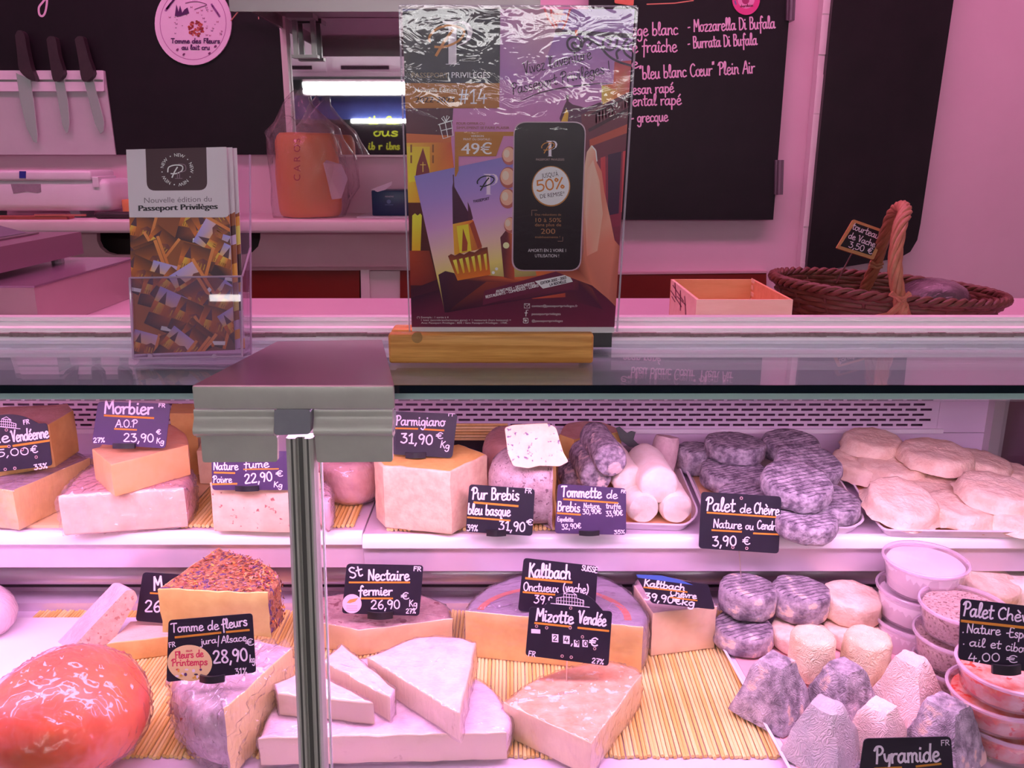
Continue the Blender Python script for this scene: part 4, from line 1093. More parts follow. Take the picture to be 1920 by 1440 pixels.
A.poly([(1140,290),(1165,284),(1160,400),(1140,404)], (52,20,50))
A.poly([(1168,284),(1176,282),(1172,396),(1164,398)], (165,50,60))
A.poly([(1126,296),(1135,293),(1136,404),(1128,406)], (165,50,60))
RL = (180,45,50); BK = (48,20,45)
for q in ([(1020,14),(1028,36)],[(1028,36),(1040,52)],[(1035,26),(1060,27)],[(1070,14),(1062,40)],[(1062,40),(1055,54)],[(1034,28),(1044,50)],[(1040,40),(1058,40)],[(1033,14),(1034,28)]):
    A.line(q, 3.6, RL)
A.ell(1048,60,8,7,(75,28,45)); A.poly([(1054,56),(1188,63),(1188,72),(1054,64)], BK); A.poly([(1078,56),(1083,56),(1083,67),(1078,67)], (200,85,55))
for pts in ([(1080,84),(1076,80),(1072,84),(1076,91),(1085,90),(1090,80),(1084,71),(1072,70),(1064,78),(1066,90),(1076,96),(1088,92),(1094,80),(1102,72)],
            [(1102,86),(1107,82),(1110,76),(1104,72),(1098,76),(1094,72)],
            [(1140,84),(1145,80),(1144,74),(1136,72),(1130,80),(1134,90),(1144,94),(1154,88),(1158,74)],
            [(1185,96),(1178,92),(1178,84),(1185,80)],[(1185,110),(1172,100),(1168,86),(1176,74)],
            [(1096,70),(1112,78),(1126,88),(1140,104),(1160,116),(1187,124)],[(1158,110),(1156,98),(1166,90)]):
    A.line(pts, 4.2, BK, smooth=True)
# lower ground
A.poly([(765,560),(900,520),(1160,500),(1160,613),(768,613)], [(45,16,36),(60,22,38),(70,25,45),(95,30,55),(92,28,54)])
A.poly([(905,548),(1000,505),(1080,500),(1100,555),(1000,560)], [(130,45,40),(200,90,45),(130,50,45),(110,40,42),(165,65,45)])
A.poly([(1060,505),(1110,540),(1130,580),(1060,560)], [(60,24,42),(105,45,45),(70,26,50),(80,30,45)])
# tilted card
card = [(777,330),(930,296),(1085,545),(834,586)]
C2 = A.clip; 
def lerp2(a_, b_, t_): return (a_[0]+(b_[0]-a_[0])*t_, a_[1]+(b_[1]-a_[1])*t_)
ts = [0,.2,.4,.58,.74,1]; cl = [(112,100,160),(135,108,165),(168,122,165),(205,150,140),(225,165,95),(60,24,40)]
for i in range(5):
    A.poly([lerp2(card[0],card[3],ts[i]),lerp2((965,290),(1010,540),ts[i]),lerp2((965,290),(1010,540),ts[i+1]),lerp2(card[0],card[3],ts[i+1])], [cl[i],cl[i],cl[i+1],cl[i+1]])
A.poly([(822,515),(835,508),(852,512),(858,524),(915,516),(960,520),(1085,512),(1085,545),(834,586)], [(62,28,45)]*3+[(70,30,40),(130,55,40),(175,80,45),(90,34,48),(72,26,48),(45,18,36)])
A.poly([(845,578),(912,528),(1000,530),(1076,518),(1075,542),(838,586)], [(40,16,34),(120,50,38),(96,34,48),(88,30,52),(88,30,52),(42,16,34)])
A.poly([(850,340),(852,350),(882,405),(886,414),(849,420),(848,352)], (62,24,48)); A.line([(850,328),(851,350)],2,(70,30,50))
A.poly([(877,378),(882,390),(887,410),(878,414)], (70,28,50))
A.poly([(849,420),(887,412),(904,466),(852,478)], [(215,140,45),(190,90,40),(150,60,38),(215,130,35)])
A.poly([(856,424),(878,420),(884,470),(862,474)], (235,170,45)); A.poly([(868,428),(877,455),(876,470),(866,472)], (130,55,35))
A.poly([(888,414),(904,462),(896,466),(880,420)], (130,52,38))
A.poly([(840,480),(846,476),(853,479),(862,474),(870,477),(880,471),(890,473),(900,466),(914,463),(920,515),(858,526)], [(95,38,32)]*8+[(90,36,32),(200,90,35),(215,100,35)])
for k in range(6): A.poly([(849+k*11.5,488-k*2.2),(856+k*11.2,486-k*2.2),(861+k*10.6,512-k*1.4),(858+k*10.6,514-k*1.4)], [(245,210,70),(245,210,70),(225,140,35),(225,140,35)], up=(k == 0))
A.poly([(938,445),(950,430),(962,440),(965,525),(945,520)], [(75,30,42),(85,34,42),(190,90,45),(150,60,40),(90,36,40)])
A.ell(949,460,6,6,(245,200,140),12); A.ell(931,504,3,3,(245,225,190),8); A.ell(925,511,3,3,(245,225,190),8)
A.poly([(908,545),(1075,500),(1078,528),(905,572)], [(88,28,52)]*4)
A.hand('AVANTAGES & DÉCOUVERTES'.replace('&','+').replace('É','E'),930,549,1003,533,4.6,(225,190,200),1.0)
A.hand('RESTAURANTS - COMMERCES - LOISIRS',911,559,1010,537,4.6,(225,190,200),1.0)
A.poly([(1003,527),(1066,514),(1074,528),(1018,541)], (215,205,222))
A.hand('EDITION 2022 - 2023',1014,533,1062,522,4.4,(40,25,40),1.0); A.hand('LA ROCHELLE',1031,536,1062,529,4.4,(40,25,40),1.0)
# serif P with a script P over it
def logoP(x, y, k, cw, cs_, w=1):
    A.poly([(x+4*k,y),(x+30*k,y),(x+30*k,y+80*k),(x+36*k,y+80*k),(x+36*k,y+81*k),(x+10*k,y+81*k),(x+10*k,y+80*k),(x+15*k,y+80*k),(x+15*k,y+6*k),(x+4*k,y+2*k)], cw)
    A.line([(x+28*k,y+2*k),(x+44*k,y+3*k),(x+53*k,y+12*k),(x+55*k,y+24*k),(x+48*k,y+38*k),(x+34*k,y+45*k)], [3*k,5*k,9*k,10*k,8*k,3*k,2*k], cw, smooth=True)
    A.line([(x-20*k,y+38*k),(x-20*k,y+28*k),(x-6*k,y+14*k),(x+18*k,y+8*k),(x+40*k,y+14*k),(x+44*k,y+24*k),(x+32*k,y+38*k),(x+8*k,y+48*k),(x-10*k,y+48*k)], 4.4*k, cs_, smooth=True)
    A.line([(x+24*k,y+16*k),(x+10*k,y+34*k),(x-8*k,y+64*k)], 5*k, cs_, smooth=True)
GO = (165,105,45)
A.poly([(740,10),(938,10),(937,156),(740,156)], [(34,26,32),(28,22,30),(32,26,28),(40,34,34)])
A.poly([(740,10),(800,10),(775,20),(740,24)], (60,55,95))
logoP(826, 40, 1.0, (190,175,200), GO)
A.type('PASSEPORT',772,146,841,146,10,(105,85,60)); A.type('PRIVILÈGES',847,146,919,146,11,(195,185,190))
A.poly([(740,156),(937,156),(936,203),(740,203)], (140,84,28))
A.type('Nouvelle Edition',778,173,856,173,9,(215,185,165)); A.type('2022-2023',779,192,852,192,11,(50,24,16),bold=1)
A.hand('#14',860,194,914,194,27,(205,180,185),2.6)
# price flag, gift
A.type('POUR OFFRIR OU',856,234,909,234,5,(120,75,40)); A.type('SIMPLEMENT SE FAIRE PLAISIR',856,242,955,242,5,(120,75,40))
A.poly([(853,247),(983,247),(970,255),(944,255),(930,293),(860,293),(860,320),(855,331),(853,331)], (146,92,30))
A.type('VERSION',883,257,907,257,4,(230,210,200)); A.type('PRINT OU DIGITALE :',869,263,921,263,4,(230,210,200))
A.type('49€',865,289,922,289,22,(232,218,222),bold=1)
WG = (225,205,215)
for q in ([(824,233),(846,226),(850,254),(831,260),(824,233)],[(822,234),(849,226)],[(835,231),(840,257)],[(828,245),(848,240)],[(835,230),(828,222),(832,218),(836,228)],[(836,228),(838,217),(843,219),(836,229)]):
    A.line(q, 1.5, WG)
logoP(905, 326, .48, (190,165,215), (25,18,30)); A.hand('PASSEPORT',888,380,918,374,4.5,(60,40,65),.9)
# fingers, phone, hand
SK, SD = (205,140,120), (150,78,72)
for cx_, cy_, r_ in ((955,292,14),(953,333,16),(952,372,15),(957,422,12)):
    A.ell(cx_,cy_,r_*1.0,r_*1.25,SD,20); A.ell(cx_-1.5,cy_-2,r_*.82,r_*1.0,SK,20); A.ell(cx_-5,cy_-4,r_*.4,r_*.55,(225,165,150),12)
A.poly([(1096,310),(1100,285),(1109,272),(1117,280),(1119,305),(1128,322),(1133,360),(1144,410),(1152,450),(1163,463),(1160,580),(1140,560),(1110,535),(1070,520),(1040,508),(1085,506),(1094,470),(1094,380)],
       [SK,(210,150,130),(225,170,155),(200,130,115),(180,105,95),(175,100,88),(180,105,90),(200,125,108),(185,105,90),(150,75,60),(140,70,60),(165,92,80),(175,98,80),(150,75,58),(130,60,45),(110,48,35),(170,95,80),(205,140,122)])
A.poly([(1100,320),(1112,300),(1124,340),(1130,400),(1120,470),(1100,480),(1097,400)], [(205,140,125),(215,150,135),(205,138,120),(210,142,125),(205,135,118),(185,112,98),(210,145,130)])
A.line([(1110,274),(1117,283),(1119,302)],2,(235,200,190))
ph = rounded([(963,228),(1099,228),(1089,508),(959,508)], [24,24,22,22], 6)
A.poly(ph, (160,130,145)); A.poly(rounded([(965,230),(1097,230),(1087,506),(962,506)], [23,23,21,21], 6), (28,14,22))
logoP(1023, 264, .36, (190,175,190), GO); A.type('PASSEPORT PRIVILÈGES',1005,301,1058,301,4,(150,120,120))
A.ell(1033,349,36,38,(150,95,45),40); A.ell(1033,348.5,34,36,(205,195,215),40)
A.type("JUSQU'À",1016,334,1047,330,9,(40,22,32)); A.hand('50%',1006,359,1060,352,21,(165,95,35),2.8); A.type('DE REMISE*',1013,372,1059,366,8,(40,22,32))
A.line([(997,404),(997,394),(1007,394)],1,(130,90,80)); A.line([(1046,452),(1055,452),(1055,444)],1,(130,90,80))
for s in (('Des réductions de',1003,404,1052,404,4),('10 à 50%',1004,416,1052,416,8),('dans plus de',1003,424,1052,424,6),('200',1014,438,1041,438,10),('établissements !',1003,446,1050,446,4)):
    A.type(*s, (140,92,62))
A.type('AMORTI EN 2 VOIRE 1',990,472,1061,472,6,(200,175,180)); A.type('UTILISATION !',1003,482,1048,482,6,(200,175,180))
# slogans
INK = (45,15,35)
A.hand("Vivez l'aventure",982,140,1110,110,22,INK,1.7,slant=.12); A.hand('Passeport Privilèges !',960,178,1145,135,21,INK,1.7,slant=.12)
A.line([(972,192),(1010,175),(1060,164),(1120,157),(1150,157)],2.2,INK,smooth=True,taper=True)
# small print and contacts
for k, s in enumerate(('(*) Exemple : 1 sortie à 4','1 loisir (accrobranche/escape game) + 1 restaurant (hors boissons) =','Avec Passeport Privilèges : 85€ / Sans Passeport Privilèges : 170€.')):
    w_ = (59,168,162)[k]; x_ = (782,790,790)[k]; A.type(s, x_, 596+k*5.2, x_+w_, 596+k*5.2, 3.6, (205,180,190))
for y_, s, w_ in ((575,'contact@passeportprivileges.fr',86),(590,'passeportprivileges',54),(603,'@passeportprivileges',58)):
    A.type(s, 997, y_, 997+w_, y_, 4.4, (215,190,200))
A.line([(983,569),(993,569),(993,577),(983,577),(983,569),(988,574),(993,569)],1.2,(225,205,212))
A.line([(990,581),(987,581),(986,592)],1.6,(225,205,212)); A.line([(984,586),(989,586)],1.4,(225,205,212))
A.line(rounded([(981,596),(990,596),(990,605),(981,605)],2)+[(983,596)],1.2,(225,205,212)); A.ell(985.5,600.5,2.4,2.4,(225,205,212),10)
A.build('print', m_print_gloss, t)
m_sleeve = glassy('glossy_acrylic_sleeve', (.99,.98,.99), .004, 1.34, bump=.28, bscale=30, bdist=.0011, stretch=(1,1,1.7), detail=2.2, dist=1.4)
plate(rounded([(747,9),(1197,11),(1158,622),(767,622)],[5,5,0,0]), on_y(YP-.0046), .0004).build('sleeve', m_sleeve, t)
e1 = MB().tube([P(749,12,YP-.001),P(768,622,YP-.001)], .0009, 6); e1.build('sleeve_edge', glassy('acrylic_edge', (.85,.78,.86), .05, 1.5, milk=.35), t)
MB().tube([P(1195,14,YP-.001),P(1157,622,YP-.001)], .0011, 6).build('sleeve_edge', MATS.get('x') or bpy.data.materials['acrylic_edge'], t)
MB().tube([P(750,10,YP-.001),P(1194,12,YP-.001)], .0009, 6).build('sleeve_edge', bpy.data.materials['acrylic_edge'], t)

# ------------------------------------------------------------------ leaflets in an acrylic holder
base = Pz(345,666,ZG+.0065); LE = math.radians(9)
nrm = Vector((0,-math.cos(LE),math.sin(LE)))
LF = on_plane(base, nrm)
rl = random.Random(11)
def leaflet(q, back, label):
    t = thing('leaflet', label, 'leaflet', q(345,662,0)-nrm*back, 'leaflets in the acrylic holder')
    pts = [(238,281),(425,276),(441,656),(252,664)]
    sh = MB().prism([q(x,y,0)-nrm*back for x, y in pts], -nrm*.0006); sh.build('sheet', mat('leaflet_paper', (.82,.80,.80), .5), t)
    a = Art(lambda x, y, l=0: q(x,y,l)-nrm*back, 7e-6, 1e-5, clip=pts, white=(188,184,186))
    a.poly(pts, (172,158,168))
    a.poly([(244,408),(440,402),(441,656),(252,664)], [(120,60,35),(95,45,35),(80,40,45),(150,85,40)])
    r = random.Random(5)
    for k in range(34):
        cx_, cy_ = r.uniform(240,445), (410+ (k*7.6)) + r.uniform(-14,14)
        an = math.radians(r.choice([-32,-20,24,38,-60,15])); s = r.uniform(.85,1.1)
        cA, sA = math.cos(an)*s, math.sin(an)*s
        def T(x, y): return (cx_+x*cA-y*sA, cy_+x*sA+y*cA)
        sky, mid, hor = (110,105,165), (175,135,170), (225,165,90)
        a.poly([T(-28,-34),T(28,-34),T(28,-8),T(-28,-8)], [(125,115,175),(165,135,175),(190,140,140),(210,140,80)] if k % 3 == 0 else [(92,46,32),(58,30,34),(120,60,36),(165,85,38)])
        a.poly([T(-28,-8),T(28,-8),T(28,36),T(-28,36)], [(175,90,38),(100,46,32),(46,22,28),(56,26,30)])
        a.poly([T(-14,-30),T(-7,-8),T(-20,-8)], (70,35,50)); a.poly([T(-19,-8),T(-8,-8),T(-6,12),T(-22,12)], [(225,150,55),(190,105,45),(150,70,36),(205,125,45)])
        for j in range(4): a.line([T(-20+j*4,4),T(-20+j*4,11)], 1.3, (75,32,26), up=False)
        a.poly([T(2,-6),T(14,-14),T(28,-10),T(28,18),T(4,16)], [(120,55,40),(85,40,45),(95,45,40),(100,48,35),(165,90,40)])
        for j in range(3): a.line([T(8+j*6,-4),T(8+j*6,6)], 1.6, (215,140,50), up=False)
        a.poly([T(-28,14),T(10,10),T(28,20),T(28,36),T(-28,36)], [(50,22,34),(130,65,40),(48,22,34),(40,18,30),(46,20,34)])
        a.poly([T(24,-38),T(30,-38),T(30,36),T(24,36)], [(190,110,60),(190,110,60),(165,85,40),(165,85,40)])
        a.poly([T(2,28),T(26,22),T(27,29),T(3,35)], (195,180,190))
    a.poly(rounded([(238,281),(425,276),(432,408),(244,408)],[0,0,12,2],6), (172,158,168))
    a.poly(rounded([(274,276),(388,274),(390,357),(277,358)],[0,0,16,16],6), (52,22,34))
    cx_, cy_ = 333, 319
    for k in range(5):
        a.ring_type('NEW', cx_, cy_, 25, 6.5, (205,185,195), k*72+10, 40)
        an = math.radians(k*72+46); a.ell(cx_+28*math.sin(an), cy_-28*math.cos(an), 1.2, 1.2, (205,185,195), 8)
    a.line([(316,323),(318,314),(330,310),(343,312),(342,321),(331,326),(322,326)],2.2,(205,185,195),smooth=True); a.line([(334,314),(329,322),(324,333)],2.4,(205,185,195))
    a.line([(336,308),(348,310),(349,320),(338,324)],1.4,(110,80,95),smooth=True); a.line([(334,324),(334,334)],1.4,(110,80,95)); a.line([(338,324),(338,334)],1.4,(110,80,95)); a.line([(330,335),(343,335)],1.2,(110,80,95))
    a.type('Nouvelle édition du',272,381,398,378,10.5,(95,80,92)); a.type('Passeport Privilèges',262,396,409,392,11,(32,22,32),bold=2)
    a.build('print', m_print, t)
    return t
leaflet(LF, 0, 'front leaflet showing the round emblem above a town collage')
LF2 = lambda x, y, l=0: LF(x-14, y-1, l)
def plain_leaflet(dx, back, label):
    t = thing('leaflet', label, 'leaflet', LF(345,662,0)-nrm*back, 'leaflets in the acrylic holder')
    pts = [(238+dx,281),(425+dx,275),(441+dx,655),(252+dx,662)]
    MB().prism([LF(x,y,0)-nrm*back for x, y in pts], -nrm*.0006).build('sheet', bpy.data.materials['leaflet_paper'], t)
    a = Art(lambda x, y, l=0: LF(x,y,l)-nrm*back, 4e-6, 1e-5, clip=pts, white=(188,184,186))
    a.poly([(244,402),(470,396),(470,660),(252,664)], [(150,80,40),(120,58,36),(60,30,40),(120,70,40)])
    r = random.Random(int(dx))
    for k in range(14):
        y = 410+k*18; a.poly([(410+dx,y),(441+dx,y-10),(446+dx,y+8),(412+dx,y+16)], r.choice([(200,120,50),(120,60,36),(60,30,36),(160,130,165),(225,160,80)]))
    a.poly(rounded([(238+dx,281),(425+dx,275),(432+dx,400),(244+dx,408)],[0,0,12,2],6), (170,156,166))
    a.build('print', m_print, t)
plain_leaflet(8, .004, 'second leaflet peeking out behind the front one')
plain_leaflet(14, .008, 'rearmost leaflet showing only its edge in the acrylic holder')
t = thing('leaflet_holder', 'clear acrylic holder full of leaflets on the glass top', 'holder', Pz(345,676,ZG))
m_acr = glassy('clear_acrylic', (.93,.88,.94), .02, 1.49, milk=.06, milkcol=(.9,.75,.9))
m_acre = glassy('acrylic_bright_edge', (.9,.8,.92), .05, 1.6, milk=.45, milkcol=(.85,.65,.85))
FR = on_plane(base+nrm*.005, nrm)
fp = [(243,521),(453,518),(454,669),(250,673)]
MB().prism([FR(x,y) for x, y in fp], -nrm*.0018).build('front_wall', m_acr, t)
BKp = lambda x, y: FR(x,y)-nrm*.030
bl = [FR(243,521)-nrm*.03, FR(453,518)-nrm*.03, FR(454,669)-nrm*.03, FR(250,673)-nrm*.03]
up_ = (FR(453,518)-FR(454,669)).normalized()
MB().prism([bl[0]+up_*.125, bl[1]+up_*.125, bl[2], bl[3]], -nrm*.0018).build('back_wall', m_acr, t)
MB().prism([FR(453,518)-nrm*.002, FR(454,669)-nrm*.002, bl[2]+nrm*.0002, bl[1]+up_*.03], Vector((-.0018,0,0))).build('side_wall', m_acr, t)
MB().prism([FR(243,521)-nrm*.002, FR(250,673)-nrm*.002, bl[3]+nrm*.0002, bl[0]+up_*.03], Vector((.0018,0,0))).build('side_wall', m_acr, t)
MB().prism([FR(250,673)-nrm*.002, FR(454,669)-nrm*.002, bl[2]+nrm*.0002, bl[3]+nrm*.0002], Vector((0,0,.0018))).build('floor_plate', m_acr, t)
for a_, b_ in ((FR(243,521),FR(453,518)),(FR(243,521),FR(250,673)),(FR(453,518),FR(454,669)),(FR(250,672),FR(454,668)),(bl[1],bl[1]+up_*.125),(FR(453,518)-nrm*.002,bl[1]+up_*.03),(bl[2],bl[1])):
    MB().tube([a_, b_], .0011, 6).build('edge_bead', m_acre, t)
for x in (282, 402):
    MB().tube([FR(x,668)+nrm*.001, FR(x,668)-nrm*.003], .0025, 10).build('stud', m_acre, t)
# ------------------------------------------------------------------ cheeses
m_cling = glassy('cling_film', (.99,.97,.98), .13, 1.55, milk=.05, milkcol=(.95,.85,.92))
def cling(V, F, parent, amp, seed=1, cuts=None, off0=.0008):
    """stretched cling film: a fine shell just outside the cheese, creased by ridged noise"""
    bm = bmesh.new(); vs = [bm.verts.new(q) for q in V]; bm.verts.ensure_lookup_table()
    for f in F:
        try: bm.faces.new([vs[i] for i in f])
        except ValueError: pass
    bmesh.ops.remove_doubles(bm, verts=bm.verts, dist=.0002)
    bmesh.ops.recalc_face_normals(bm, faces=bm.faces)
    for _ in range(3):
        es = [e for e in bm.edges if e.calc_length() > .0042]
        if not es or len(bm.verts) > 26000: break
        bmesh.ops.subdivide_edges(bm, edges=es, cuts=1, use_grid_fill=True)
    bmesh.ops.triangulate(bm, faces=[f for f in bm.faces if len(f.verts) > 4])
    bm.normal_update()
    off = Vector((seed*2.7, seed*1.1, seed*.6)); R_ = Matrix.Rotation(seed*1.3, 3, 'Z') @ Matrix.Rotation(.5, 3, 'X')
    new = []
    for v in bm.verts:
        p = R_ @ v.co; p = Vector((p.x*38, p.y*95, p.z*60))+off
        r1 = 1-abs(mnoise.noise(p)*2); r2 = 1-abs(mnoise.noise(p*2.3+off)*2)
        new.append(v.co+v.normal*(off0+amp*(max(0,r1)**3+.5*max(0,r2)**3)))
    bm.verts.index_update()
    mb = MB(); mb.add(new, [[v.index for v in f.verts] for f in bm.faces]); bm.free()
    zmin = min(q.z for q in V); mb.v = [Vector((q.x,q.y,max(q.z,zmin+.0001))) for q in mb.v]
    return mb.build('cling_film', m_cling, parent, smooth=60)
def slab(name, label, pts, zt, zb, m_rind, m_cut, cat='cheese', group=None, r=.008, rc=.0012, amp=.0012, asc=45, top='r', bulge=.0, seed=1, plan=None, taper=0, parts=('rind','paste'), tilt=None, amp2=0, asc2=150, wrap=0):
    """cut cheese: outline of its top in photo pixels ((x, y, 'r'|'c') - kind of the edge to the next point), standing on zb.
    rind edges are rounded, cut edges crisp; two meshes: rind and paste"""
    W = [(Pz(p[0],p[1],zt) if plan is None else Vector((p[0],p[1],zt))) for p in pts]; K = [p[2] for p in pts]; n = len(W)
    P2 = []; E = []
    i = 0
    start = next((k for k in range(n) if K[k] == 'r' and K[k-1] == 'c'), 0)
    idx = [(start+k) % n for k in range(n)]
    W = [W[k] for k in idx]; K = [K[k] for k in idx]
    closed_r = all(k == 'r' for k in K)
    i = 0
    while i < n:
        if K[i] == 'r':
            j = i
            while j < n and K[j] == 'r': j += 1
            run = [tuple(W[k % n])[:2] for k in range(i, j+1)]
            if closed_r:
                ext = [run[-2]]+run+[run[1]]
                cr = crom(ext, 6); cr = cr[6:-6]
            else: cr = crom(run, 6)
            for q in cr[:-1]: P2.append(q); E.append('r')
            i = j
        else:
            a, b = W[i], W[(i+1) % n]; L = (a-b).length; m = max(2, int(L/.012))
            for k in range(m): P2.append((a.x+(b.x-a.x)*k/m, a.y+(b.y-a.y)*k/m)); E.append('c')
            i += 1
    N = len(P2)
    area = sum(P2[k][0]*P2[(k+1) % N][1]-P2[(k+1) % N][0]*P2[k][1] for k in range(N))
    if area < 0:
        P2 = P2[::-1]; E = E[::-1]; E = E[1:]+E[:1]
    cx = sum(p[0] for p in P2)/N; cy = sum(p[1] for p in P2)/N
    nor = []
    for k in range(N):
        a, b = P2[k-1], P2[(k+1) % N]; d = Vector((b[0]-a[0], b[1]-a[1])); d = d.normalized() if d.length else Vector((1,0))
        nor.append(Vector((-d.y, d.x)))
    h = zt-zb; r = min(r, h*.45)
    def rv(k):
        a, b = E[k-1], E[k]
        return r if (a == 'r' and b == 'r') else rc
    prof = [(1-math.sin(math.radians(x)), 1-math.cos(math.radians(x))) for x in (0,30,60,90)]
    rings = []
    for fi, fz in prof: rings.append([(fi, fz, 0)]*N)
    nm = max(1, int(h/.018))
    for k in range(1, nm+1): rings.append([(0, None, k/(nm+1))]*N)
    for fi, fz in reversed(prof): rings.append([(fi, fz, 1)]*N)
    V = []
    for ring in rings:
        for k in range(N):
            fi, fz, w = ring[k]; rr = rv(k)
            if fz is None: z = zb+rr+(h-2*rr)*w; ins = -bulge*math.sin(math.pi*w) if (E[k] == 'r' and E[k-1] == 'r') else 0
            elif w == 0: z = zb+rr*fz; ins = rr*fi
            else: z = zt-rr*fz; ins = rr*fi
            x = P2[k][0]+nor[k].x*ins; y = P2[k][1]+nor[k].y*ins
            if taper:
                s_ = 1-taper*(z-zb)/h; x = cx+(x-cx)*s_; y = cy+(y-cy)*s_
            V.append(Vector((x,y,z)))
    R = len(rings); fr, fc = [], []
    for i in range(R-1):
        for k in range(N):
            k2 = (k+1) % N; f = (i*N+k, i*N+k2, (i+1)*N+k2, (i+1)*N+k)
            (fr if E[k] == 'r' else fc).append(f)
    # caps with concentric rings
    def cap(ring0, zc, flip, dest):
        prev = [ring0*N+k for k in range(N)]
        for s_ in (.8,.6,.4,.2):
            cur = []
            for k in range(N):
                q = V[ring0*N+k]; V.append(Vector((cx+(q.x-cx)*s_, cy+(q.y-cy)*s_, q.z))); cur.append(len(V)-1)
            for k in range(N):
                k2 = (k+1) % N; f = (prev[k],prev[k2],cur[k2],cur[k]); dest.append(f[::-1] if flip else f)
            prev = cur
        V.append(Vector((cx,cy,zc))); c = len(V)-1
        for k in range(N):
            f = (prev[k],prev[(k+1) % N],c); dest.append(f[::-1] if flip else f)
    cap(R-1, zt, False, fr if top == 'r' else fc)
    cap(0, zb, True, fr)
    off = Vector((seed*3.1,seed*1.3,seed*.7))
    for i, q in enumerate(V):
        d = mnoise.noise_vector(q*asc+off)*amp
        if amp2: d += mnoise.noise_vector(q*asc2+off)*amp2
        if q.z < zb+.001: d = Vector((d.x,d.y,abs(d.z)*.3))
        V[i] = q+d
    if tilt: V = [tilt(q) for q in V]
    lo = min(q.z for q in V)
    t = thing(name, label, cat, (cx,cy,zb if not tilt else lo), group)
    for nm_, ff, m in ((parts[0], fr, m_rind), (parts[1], fc, m_cut)):
        if not ff: continue
        used = sorted({i for f in ff for i in f}); mp = {o: k for k, o in enumerate(used)}
        MB().add([V[i] for i in used], [[mp[i] for i in f] for f in ff]).build(nm_, m, t, smooth=38)
    if wrap: cling(V, fr+fc, t, wrap, seed)
    return t

# materials of rinds and pastes
def paste(name, c, c2=None, wrap=0, spots=None, rough=.45, ns=30, thr=.64, n3=140, bump=.15, film=.35):
    k_ = 1.24 if c[2] < .35 else 1.06; c = (c[0], min(.92, c[1]*k_), c[2]*.95); c2 = c2 or c; c2 = (c2[0]*.92, min(.92, c2[1]*k_)*.89, c2[2]*.86)
    return mat(name, c, rough, col2=c2, nscale=ns, namt=.45, col3=spots, n3=n3, thr3=thr, bump=bump, bscale=220, bdist=.0012, coat=wrap, film=film if wrap else 0, fscale=45)
def rind(name, c, c2, wrap=0, ns=60, spots=None, n3=180, thr=.6, bump=.6, bs=120, bd=.003, kind='noise', film=.4, rough=.7, fs=45):
    return mat(name, c, rough, col2=c2, nscale=ns, namt=.42, col3=spots, n3=n3, thr3=thr, bump=bump, bscale=bs, bdist=bd, coat=wrap, film=film if wrap else 0, fscale=fs, bkind=kind)
p_orange = paste('paste_orange', (.88,.50,.20), (.82,.43,.16))
p_orange_w = paste('paste_orange_wrapped', (.88,.52,.25), (.80,.44,.20), wrap=.8)
p_cream_w = paste('paste_cream_wrapped', (.88,.68,.44), (.82,.60,.38), wrap=.8)
p_cream = paste('paste_cream', (.90,.70,.46), (.86,.64,.40))
p_parm = paste('paste_parmesan', (.90,.66,.48), (.84,.56,.40), ns=70, bump=.6)
r_parm = rind('rind_parmesan', (.88,.58,.16), (.80,.48,.12), bump=.3)
r_grey = rind('rind_mottled_grey', (.42,.30,.30), (.66,.52,.52), ns=90, spots=(.24,.15,.17), wrap=.35)
r_pinkgrey = rind('rind_pink_mottled', (.44,.24,.24), (.68,.46,.42), ns=70, spots=(.30,.10,.11), n3=70, wrap=.5, film=.25)
r_purple_w = rind('rind_purple_wrapped', (.34,.22,.27), (.52,.36,.42), wrap=1, ns=30)
r_white_w = rind('rind_white_bloom_wrapped', (.88,.72,.80), (.74,.54,.64), wrap=.9, ns=45, bump=.5, bs=90, film=.3, fs=70)
p_brie = paste('paste_brie', (.80,.62,.46), (.84,.66,.52), wrap=.7, rough=.4, film=.3, spots=(.60,.45,.30), thr=.68, n3=60)
p_speck = paste('paste_peppered', (.90,.68,.54), (.86,.60,.46), spots=(.42,.16,.14), thr=.635, n3=110)
p_blue = paste('paste_blue_vein', (.92,.74,.52), (.88,.68,.46), spots=(.22,.16,.28), thr=.61, n3=130)
r_redo = rind('rind_washed_orange', (.82,.34,.15), (.88,.50,.28), ns=45, wrap=.6, film=.3, bump=.3, spots=(.92,.72,.56), n3=60, thr=.61)
r_redball = rind('rind_red_orange', (.78,.085,.02), (.84,.16,.035), ns=12, wrap=0, bump=.05, rough=.4)

ZSL = ZS+.004+.0062; ZSR = ZS+.0062; ZDM = ZD+.0052
